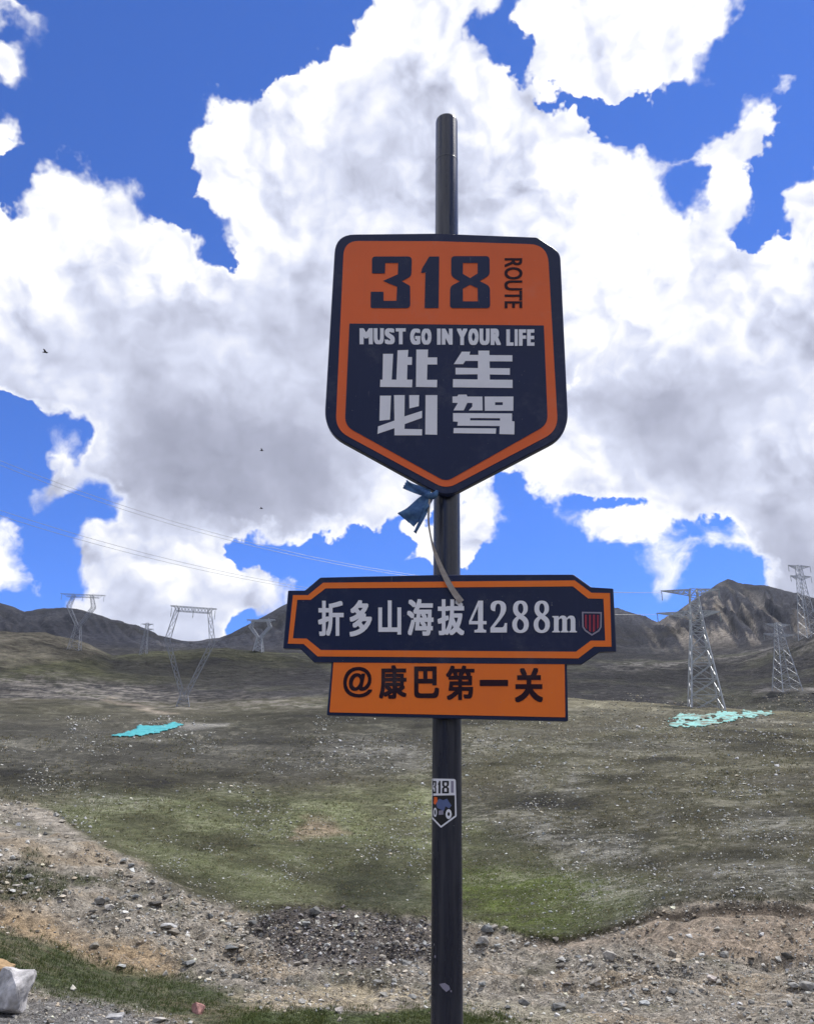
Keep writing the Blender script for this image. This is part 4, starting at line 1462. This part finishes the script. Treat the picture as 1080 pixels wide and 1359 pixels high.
# ------------------------------------------------------------------ turquoise sheeting on the ground
def draped(name, poly, mat, label, cat, group=None, off=.12, step=2.5, rag=2.0, seed=3, torn=-1.0):
    P_ = np.array(poly, float)
    lo, hi = P_.min(0), P_.max(0)
    nx = max(8, int((hi[0] - lo[0]) / step)); ny = max(6, int((hi[1] - lo[1]) / (step * .4)))
    gx, gy = np.meshgrid(np.linspace(lo[0], hi[0], nx), np.linspace(lo[1], hi[1], ny), indexing='ij')
    ins = poly_sd(gx, gy + rag * 2 * fbm(gx / 7, gy / 3, 2, seed), poly) > 0
    ins &= fbm(gx / 9, gy / 3.2, 3, seed + 5) > torn
    p, r_ = ground_at(gx.ravel(), gy.ravel())
    p = p.reshape(nx, ny, 3); r_ = r_.reshape(nx, ny)
    zz = height_xy(p[..., 0], p[..., 1])
    p[..., 2] = zz + off + .5 * np.abs(fbm(gx / 5, gy / 2.2, 3, seed + 1))
    V, Q, idx = [], [], {}
    def vid(i, j):
        if (i, j) not in idx:
            idx[(i, j)] = len(V); V.append(p[i, j])
        return idx[(i, j)]
    for i in range(nx - 1):
        for j in range(ny - 1):
            if ins[i, j] and ins[i + 1, j] and ins[i, j + 1] and ins[i + 1, j + 1]:
                q = [r_[i, j], r_[i + 1, j], r_[i, j + 1], r_[i + 1, j + 1]]
                if max(q) - min(q) < 30:
                    Q.append((vid(i, j), vid(i, j + 1), vid(i + 1, j + 1), vid(i + 1, j)))
    me = py_mesh(name, V, Q, mat, True)
    bm = bmesh.new(); bm.from_mesh(me)
    geom = bmesh.ops.solidify(bm, geom=bm.faces[:], thickness=.03)
    bmesh.ops.recalc_face_normals(bm, faces=bm.faces)
    bm.to_mesh(me); bm.free()
    return link(name, me, None, label, cat, group)


M_TURQ = worn('turquoise_netting', (.015, .23, .27), (.04, .36, .39), .5, .7, lo=.3, hi=.6)
M_TURQ2 = worn('faded_turquoise_netting', (.20, .50, .46), (.15, .15, .11), .3, .8, detail=8, lo=.46, hi=.60)
draped('ground_sheet', [(143, 978), (178, 969), (186, 962), (212, 965), (228, 959), (246, 962), (232, 968), (214, 973), (186, 979)], M_TURQ, 'bright turquoise sheeting laid on the dark slope at left', 'sheeting', off=.15)
draped('ground_sheet', [(884, 957), (902, 947), (950, 946), (1000, 943), (1032, 944), (1020, 951), (985, 954), (955, 961), (920, 966), (888, 966)], M_TURQ2, 'faded pale turquoise sheeting below the tall tower on the right crest', 'sheeting', off=.10, rag=4, step=1.6, torn=-.17)

# ------------------------------------------------------------------ stones
def stone_shape(seed, sub=1):
    rng = random.Random(seed)
    bm = bmesh.new()
    n = 10 if sub == 1 else 15
    for k in range(n):
        v = Vector((rng.gauss(0, 1), rng.gauss(0, 1), rng.gauss(0, 1))).normalized()
        v *= rng.uniform(.78, 1.0)
        bm.verts.new((v.x, v.y * rng.uniform(.75, 1), v.z * .72))
    r_ = bmesh.ops.convex_hull(bm, input=bm.verts[:])
    for v in [v for v in bm.verts if not v.link_faces]:
        bm.verts.remove(v)
    bmesh.ops.triangulate(bm, faces=bm.faces[:])
    bm.verts.index_update()
    V = np.array([v.co[:] for v in bm.verts]); T = np.array([[v.index for v in f.verts] for f in bm.faces])
    bm.free()
    return V, T


def stone_material():
    mt, N, b = principled('weathered_stone', rough=.9, spec=.2)
    col = N.add('ShaderNodeAttribute', attribute_name='tint').outputs['Color']
    P = N.add('ShaderNodeNewGeometry').outputs['Position']
    n = N.noise(P, 14, 6, .65)
    g = N.math('MULTIPLY', N.smooth(n, .3, .7, .65, 1.3, 'LINEAR'), N.smooth(N.noise(P, 2.6, 5, .6), .32, .62, .6, 1.1))
    N.set(b.inputs['Base Color'], N.mix(1.0, col, N.add('ShaderNodeCombineXYZ', {0: g, 1: g, 2: g}).outputs[0], 'MULTIPLY'))
    bp = N.add('ShaderNodeBump', {'Strength': .6, 'Distance': .02, 'Height': n})
    N.set(b.inputs['Normal'], bp.outputs[0])
    return mt


from mathutils import noise as mnoise
M_STONE = stone_material()
rng = np.random.default_rng(7)
SHAPES = [stone_shape(s) for s in range(8)]


def scatter(name, pos, size, col, seed, kind='stuff'):
    """many little stones in one mesh"""
    V, T, C, n = [], [], [], 0
    r2 = np.random.default_rng(seed)
    for k in range(len(pos)):
        sv, stt = SHAPES[r2.integers(8)]
        a = r2.uniform(0, 6.283)
        ca, sa = math.cos(a), math.sin(a)
        e = r2.uniform(.7, 1.25, 3) * size[k]
        w = sv * e
        w = np.stack([w[:, 0] * ca - w[:, 1] * sa, w[:, 0] * sa + w[:, 1] * ca, w[:, 2]], -1) + pos[k]
        V.append(w); T.append(stt + n); n += len(w)
        C.append(np.tile(col[k], (len(w), 1)))
    me = mesh_np(name, np.vstack(V), np.vstack(T), M_STONE)
    at = me.attributes.new('tint', 'FLOAT_COLOR', 'POINT')
    cc = np.ones((n, 4), np.float32); cc[:, :3] = np.vstack(C)
    at.data.foreach_set('color', cc.ravel())
    return link(name, me, kind=kind)


def stones_in(n, x0, x1, y0, y1, dens, smin, smax, alpha=2.2, sink=.25, base=(.24, .228, .205), var=.45):
    px = rng.uniform(x0, x1, n); py = rng.uniform(y0, y1, n)
    keep = rng.uniform(0, 1, n) < dens(px, py)
    px, py = px[keep], py[keep]
    p, r_ = ground_at(px, py)
    s = smin * (1 - rng.uniform(0, 1, len(px)) * (1 - (smin / smax) ** alpha)) ** (-1 / alpha)     # half size in pixels
    s = s * r_ / F
    p[:, 2] = height_xy(p[:, 0], p[:, 1]) + s * (.5 - sink)
    v = np.clip(rng.normal(1, var, len(px)), .3, 2.0)[:, None]
    warm = rng.uniform(-.10, .10, len(px))[:, None]
    c = np.array(base) * v * (1 + warm * np.array([1, 0, -1.2]))
    return p, s, np.clip(c, .03, .62), px, py


def nz(px, py, k, seed):
    return fbm(px / k, py / (k * .5), 3, seed)


def d_gully(px, py):
    g = soft(px, py, P_GRAVEL_L, 8)
    g = g * (1 - soft(px, py, P_BANK, 8)) * (1 - .75 * soft(px, py, P_TAN, 10)) * (1 - .6 * soft(px, py, P_PINK, 12)) * (1 - .9 * soft(px, py, P_GRASSB, 8))
    return np.clip(g * (.62 + 1.6 * nz(px, py, 60, 71)), 0, 1)


def d_heap(px, py):
    return soft(px, py, P_HEAP, 14)


def d_turf(px, py):
    g = (1 - soft(px, py, P_GRAVEL_L, 14)) * (1 - .7 * soft(px, py, P_BRIGHT, 20))
    drift = np.exp(-((py - (1020 + .38 * (px - 780) + 40 * nz(px, py, 120, 78))) / 26) ** 2) * (px > 640) + np.exp(-((py - (985 + .06 * (px - 400) + 30 * nz(px, py, 120, 79))) / 14) ** 2) * (px > 380) * .8
    pt_ = np.clip(.03 + 4.5 * np.maximum(nz(px, py, 55, 72) + .01, 0) + .10 * (px > 600) + .7 * drift * (.5 + 2.5 * nz(px, py, 25, 80)), .02, .95)
    return np.clip(np.maximum(g * pt_, (1 - soft(px, py, P_GRAVEL_L, 6)) * scree(px, py)), 0, 1)


sets = [stones_in(72000, -60, 1140, 1060, 1375, d_gully, .75, 5.5, 1.95, base=(.42, .39, .335), var=.45, sink=.36),
        stones_in(5000, 320, 610, 1195, 1295, d_heap, .8, 5.0, 2.0, base=(.17, .155, .15), var=.65, sink=.36),
        stones_in(34000, -60, 1140, 950, 1250, d_turf, .8, 3.4, 2.7, base=(.56, .55, .48), var=.3),
        stones_in(5000, 620, 1140, 920, 985, lambda a, b: np.clip(.35 + 2 * nz(a, b, 40, 73), 0, 1), .8, 2.2, 2.4, base=(.42, .39, .30), var=.3)]
scatter('gully_rubble', np.vstack([s[0] for s in sets[:2]]), np.hstack([s[1] for s in sets[:2]]), np.vstack([s[2] for s in sets[:2]]), 11)
scatter('scattered_stones', np.vstack([s[0] for s in sets[2:]]), np.hstack([s[1] for s in sets[2:]]), np.vstack([s[2] for s in sets[2:]]), 12)

# stones big enough to tell apart
def rock(px, py, w, h, col, label, seed, group=None, flatness=1.0):
    """boulder whose foot meets the ground at pixel (px, py), w by h pixels large"""
    p, r_ = ground_at(np.array([float(px)]), np.array([float(py)]))
    p, r_ = p[0], r_[0]
    k = r_ / F
    V, T = stone_shape(seed, 2)
    V = V * np.array([w * k * .55, w * k * .5 * flatness, h * k * .62])
    bm = bmesh.new()
    vs = [bm.verts.new(v) for v in V]
    for t in T:
        bm.faces.new([vs[i] for i in t])
    bmesh.ops.dissolve_limit(bm, angle_limit=.25, verts=bm.verts[:], edges=bm.edges[:])
    bmesh.ops.bevel(bm, geom=bm.edges[:], offset=min(w, h) * k * .018, segments=1, affect='EDGES')
    bmesh.ops.triangulate(bm, faces=bm.faces[:])
    cuts = 3 if w > 20 else 1
    bmesh.ops.subdivide_edges(bm, edges=bm.edges[:], cuts=cuts, use_grid_fill=True)
    for v in bm.verts:
        q = v.co / (w * k)
        v.co += v.co.normalized() * (mnoise.noise(q * 4 + Vector((seed, 0, 0))) * .05 + mnoise.noise(q * 11 + Vector((seed, 3, 0))) * .025) * w * k
    me = bpy.data.meshes.new('rock')
    zmin = min(v.co.z for v in bm.verts)
    for v in bm.verts:
        v.co.z -= zmin + h * k * .12
    bm.to_mesh(me); bm.free()
    me.materials.append(M_STONE)
    at = me.attributes.new('tint', 'FLOAT_COLOR', 'POINT')
    at.data.foreach_set('color', np.tile(np.array([*col, 1], np.float32), len(me.vertices)))
    o = link('rock', me, None, label, 'rock', group)
    o.location = (p[0], p[1], float(height_xy(p[0], p[1])))
    o.rotation_euler = (0, 0, seed * 1.3)
    return o


rock(12, 1338, 76, 64, (.50, .49, .49), 'big pale grey boulder in the bottom left corner', 31)
rock(-2, 1292, 34, 28, (.36, .25, .14), 'orange brown stone behind the big pale boulder', 32)
rock(263, 1345, 26, 17, (.46, .25, .22), 'pinkish red stone on the grass near the bottom edge', 33)
rock(212, 1356, 17, 8, (.42, .40, .36), 'flat pale stone left of the pinkish red stone', 34, flatness=1.3)
rock(97, 1314, 10, 8, (.52, .50, .44), 'small white stone right of the big pale boulder', 35)
rock(156, 1352, 24, 10, (.36, .36, .36), 'low grey slab at the bottom edge right of the big boulder', 36, flatness=1.3)
rock(452, 1343, 17, 9, (.50, .46, .42), 'pale stone on the grass left of the post foot', 37)
rock(468, 1278, 10, 8, (.42, .40, .39), 'pale round stone on the dark rubble heap', 38)
rock(205, 1203, 17, 10, (.10, .095, .09), 'dark boulder in the rubble left of the heap', 39)
rock(238, 1205, 9, 18, (.34, .33, .28), 'upright pale slab beside the dark boulder in the rubble', 40, flatness=.6)
rock(222, 1232, 26, 7, (.44, .44, .43), 'long flat pale slab below the upright slab in the rubble', 41, flatness=1.2)
rock(125, 1258, 14, 9, (.33, .31, .27), 'grey stone on the tan soil above the green bank', 42)
rock(670, 1234, 9, 8, (.46, .44, .38), 'pale stone at the foot of the bright green turf', 43)
rock(752, 1308, 13, 9, (.20, .18, .17), 'dark stone in the rubble right of the post', 44)
rock(945, 1300, 14, 9, (.44, .40, .37), 'pale stone in the rubble under the eroded bank', 45)
rr_ = random.Random(5)
for k in range(84):
    while True:
        x, y = rr_.uniform(8, 1072), rr_.uniform(1130, 1345)
        if max(d_gully(np.array([x]), np.array([y]))[0], d_heap(np.array([x]), np.array([y]))[0]) > .4 and not (555 < x < 630):
            break
    w = 9 + 11 * rr_.random() ** 2.2
    g = rr_.uniform(.11, .44)
    wm = rr_.uniform(-.05, .1)
    tone = 'dark' if g < .2 else 'grey' if g < .33 else 'pale'
    where = 'on the dark rubble heap' if d_heap(np.array([x]), np.array([y]))[0] > .5 else 'in the rubble right of the post' if x > 590 else 'in the rubble far left above the green bank' if x < 250 else 'in the rubble between the green bank and the post'
    rock(x, y, w, w * rr_.uniform(.45, .8), (g * (1 + wm), g, g * (.95 - wm)), tone + ' loose stone lying ' + where, 50 + k, 'loose stones in the gully')

# ------------------------------------------------------------------ grass
def grass(name, n, x0, x1, y0, y1, dens, hpx, col, seed, blades=5, hmax=.16):
    r2 = np.random.default_rng(seed)
    px = r2.uniform(x0, x1, n); py = r2.uniform(y0, y1, n)
    k_ = r2.uniform(0, 1, n) < dens(px, py)
    px, py = px[k_], py[k_]
    p, r_ = ground_at(px, py)
    p[:, 2] = height_xy(p[:, 0], p[:, 1]) - .01
    n = len(px)
    B = blades
    h = np.minimum(hpx * r_ / F, hmax)[:, None] * r2.uniform(.5, 1.3, (n, B))
    an = r2.uniform(0, 6.283, (n, B)); le = r2.uniform(.1, .8, (n, B))
    ox = r2.normal(0, .5, (n, B)) * h; oy = r2.normal(0, .5, (n, B)) * h
    bx = p[:, 0:1] + ox; by = p[:, 1:2] + oy
    bz = height_xy(bx, by) - .01
    wd_ = h * .13
    s1, s2 = np.cos(an) * wd_, np.sin(an) * wd_
    tip = np.stack([bx + np.sin(an) * h * le, by - np.cos(an) * h * le, bz + h], -1)
    a = np.stack([bx - s1, by - s2, bz], -1); b = np.stack([bx + s1, by + s2, bz], -1)
    V = np.stack([a, b, tip], 2).reshape(-1, 3)
    T = np.arange(len(V)).reshape(-1, 3)
    me = mesh_np(name, V, T, M_GRASS)
    at = me.attributes.new('tint', 'FLOAT_COLOR', 'POINT')
    c = np.array(col) * np.clip(r2.normal(1, .25, (n, 1, 1)), .4, 1.8) * (1 + r2.uniform(-.12, .12, (n, 1, 1)) * np.array([1.5, .2, 0]))
    cc = np.ones((n, B * 3, 4), np.float32); cc[..., :3] = c
    at.data.foreach_set('color', cc.ravel())
    return link(name, me, kind='stuff')


def grass_material():
    mt, N, b = principled('grass_blade', rough=.7, spec=.2)
    col = N.add('ShaderNodeAttribute', attribute_name='tint').outputs['Color']
    N.set(b.inputs['Base Color'], col)
    tr = N.add('ShaderNodeBsdfTranslucent', {'Color': col})
    mx = N.add('ShaderNodeMixShader', {0: .3, 1: b.outputs[0], 2: tr.outputs[0]})
    N.l.new(mx.outputs[0], N.n['Material Output'].inputs[0])
    return mt


M_GRASS = grass_material()
grass('bank_grass', 26000, -80, 420, 1200, 1375, lambda a, b: np.clip(soft(a, b, P_BANK, 22) * (.55 + 1.8 * nz(a, b, 30, 76)), 0, 1), 3.4, (.085, .108, .04), 21, 5)
grass('verge_grass', 9000, 280, 740, 1325, 1375, lambda a, b: np.clip(soft(a, b, P_GRASSB, 22) * (.5 + 2 * nz(a, b, 30, 77)), 0, 1), 4, (.085, .105, .032), 22, 5)
grass('slope_turf', 42000, -60, 920, 1040, 1250, lambda a, b: np.clip(soft(a, b, P_GREEN, 30) * (1 - soft(a, b, P_GRAVEL_L, 6)) * (.45 + 1.8 * nz(a, b, 40, 75)), 0, 1), 1.7, (.115, .13, .055), 23, 4, .12)
grass('bright_turf', 9000, 590, 800, 1140, 1250, lambda a, b: soft(a, b, P_BRIGHT, 50) * (1 - soft(a, b, P_GRAVEL_L, 6)), 1.6, (.125, .17, .026), 24, 4, .12)
grass('lip_turf', 5000, 640, 1120, 1180, 1252, lambda a, b: np.clip(1 - np.abs(poly_sd(a, b, P_GRAVEL_L) + 2) / 4, 0, 1), 2.6, (.05, .055, .025), 25, 5, .12)

def d_slope(a, b):
    return np.clip((1 - soft(a, b, P_GRAVEL_L, 8)) * (.45 + 2.2 * nz(a, b, 30, 81)), 0, 1)


grass('dry_tussocks', 34000, -60, 1140, 975, 1250, d_slope, 2.2, (.20, .185, .10), 26, 4, .35)
grass('dark_tussocks', 15000, -60, 1140, 975, 1250, lambda a, b: np.clip(d_slope(a, b) * (.6 + 2.5 * nz(a, b, 70, 82)), 0, 1), 2.2, (.035, .04, .02), 27, 4, .35)
grass('moss_tufts', 2600, -40, 180, 1115, 1205, lambda a, b: np.max([soft(a, b, m_, 10) for m_ in P_MOSS], 0), 2.6, (.055, .07, .028), 28, 5, .12)

# ------------------------------------------------------------------ birds
M_BIRD = worn('dark_feathers', (.02, .02, .022), (.035, .033, .032), 4, .8)


def bird(px, py, r, bank, label):
    c = CAM + ray(np.array([float(px)]), np.array([float(py)]))[0] * r
    root = thing('bird', tuple(c), label, 'bird', 'birds in the sky')
    c = np.array(c)
    V, Q, cp = tube([c + np.array([x, .15 * x, .02 * math.sin(3 * x)]) for x in (-.42, -.3, -.12, .08, .22, .32, .40)], [.02, .06, .10, .11, .08, .06, .015], 8)
    link('body', py_mesh('body', V, Q + cp, M_BIRD, True), root)
    for s in (-1, 1):
        V, F_ = [], []
        for k in range(6):
            t = k / 5
            z = .22 * math.sin(t * 2.2) * (1 + .3 * s * bank)
            ch = .26 * (1 - t) ** .5 + .05
            for dx, dz in ((-ch * .5, .008), (ch * .5, .012), (ch * .5, -.004), (-ch * .5, -.008)):
                V.append(c + np.array([dx + .05 - .12 * t, s * (.07 + .6 * t), z + dz]))
        for k in range(5):
            for j in range(4):
                j2 = (j + 1) % 4
                F_.append((4 * k + j, 4 * k + j2, 4 * k + 4 + j2, 4 * k + 4 + j))
        F_ += [(3, 2, 1, 0), (20, 21, 22, 23)]
        link('wing', py_mesh('wing', V, F_, M_BIRD), root)


bird(60.5, 467.5, 130, .3, 'dark bird, the one highest and farthest left, against grey cloud')
bird(347.5, 598, 170, -.4, 'dark bird, the higher of two left of the shield')
bird(347, 675, 190, .5, 'dark bird, the lower of two left of the shield')

# ------------------------------------------------------------------ thin mountain air
if HAZE:
    bm = bmesh.new()
    bmesh.ops.create_cube(bm, size=1.0)
    me = bpy.data.meshes.new('haze')
    zlo, zhi = float(GZ.min()) - 2.0, float(GZ.max()) + 40.0
    for v in bm.verts:
        v.co = Vector((v.co.x * 18600, v.co.y * 18600, zlo if v.co.z < 0 else zhi))
    bm.to_mesh(me); bm.free()
    mt = bpy.data.materials.new('haze')
    mt.use_nodes = True
    N = NT(mt.node_tree)
    N.n.clear()
    pv = N.add('ShaderNodeVolumePrincipled', {'Color': (.72, .82, 1.0, 1), 'Density': HAZE, 'Anisotropy': .3})
    out = N.add('ShaderNodeOutputMaterial')
    N.l.new(pv.outputs[0], out.inputs['Volume'])
    me.materials.append(mt)
    link('haze', me, kind='stuff')
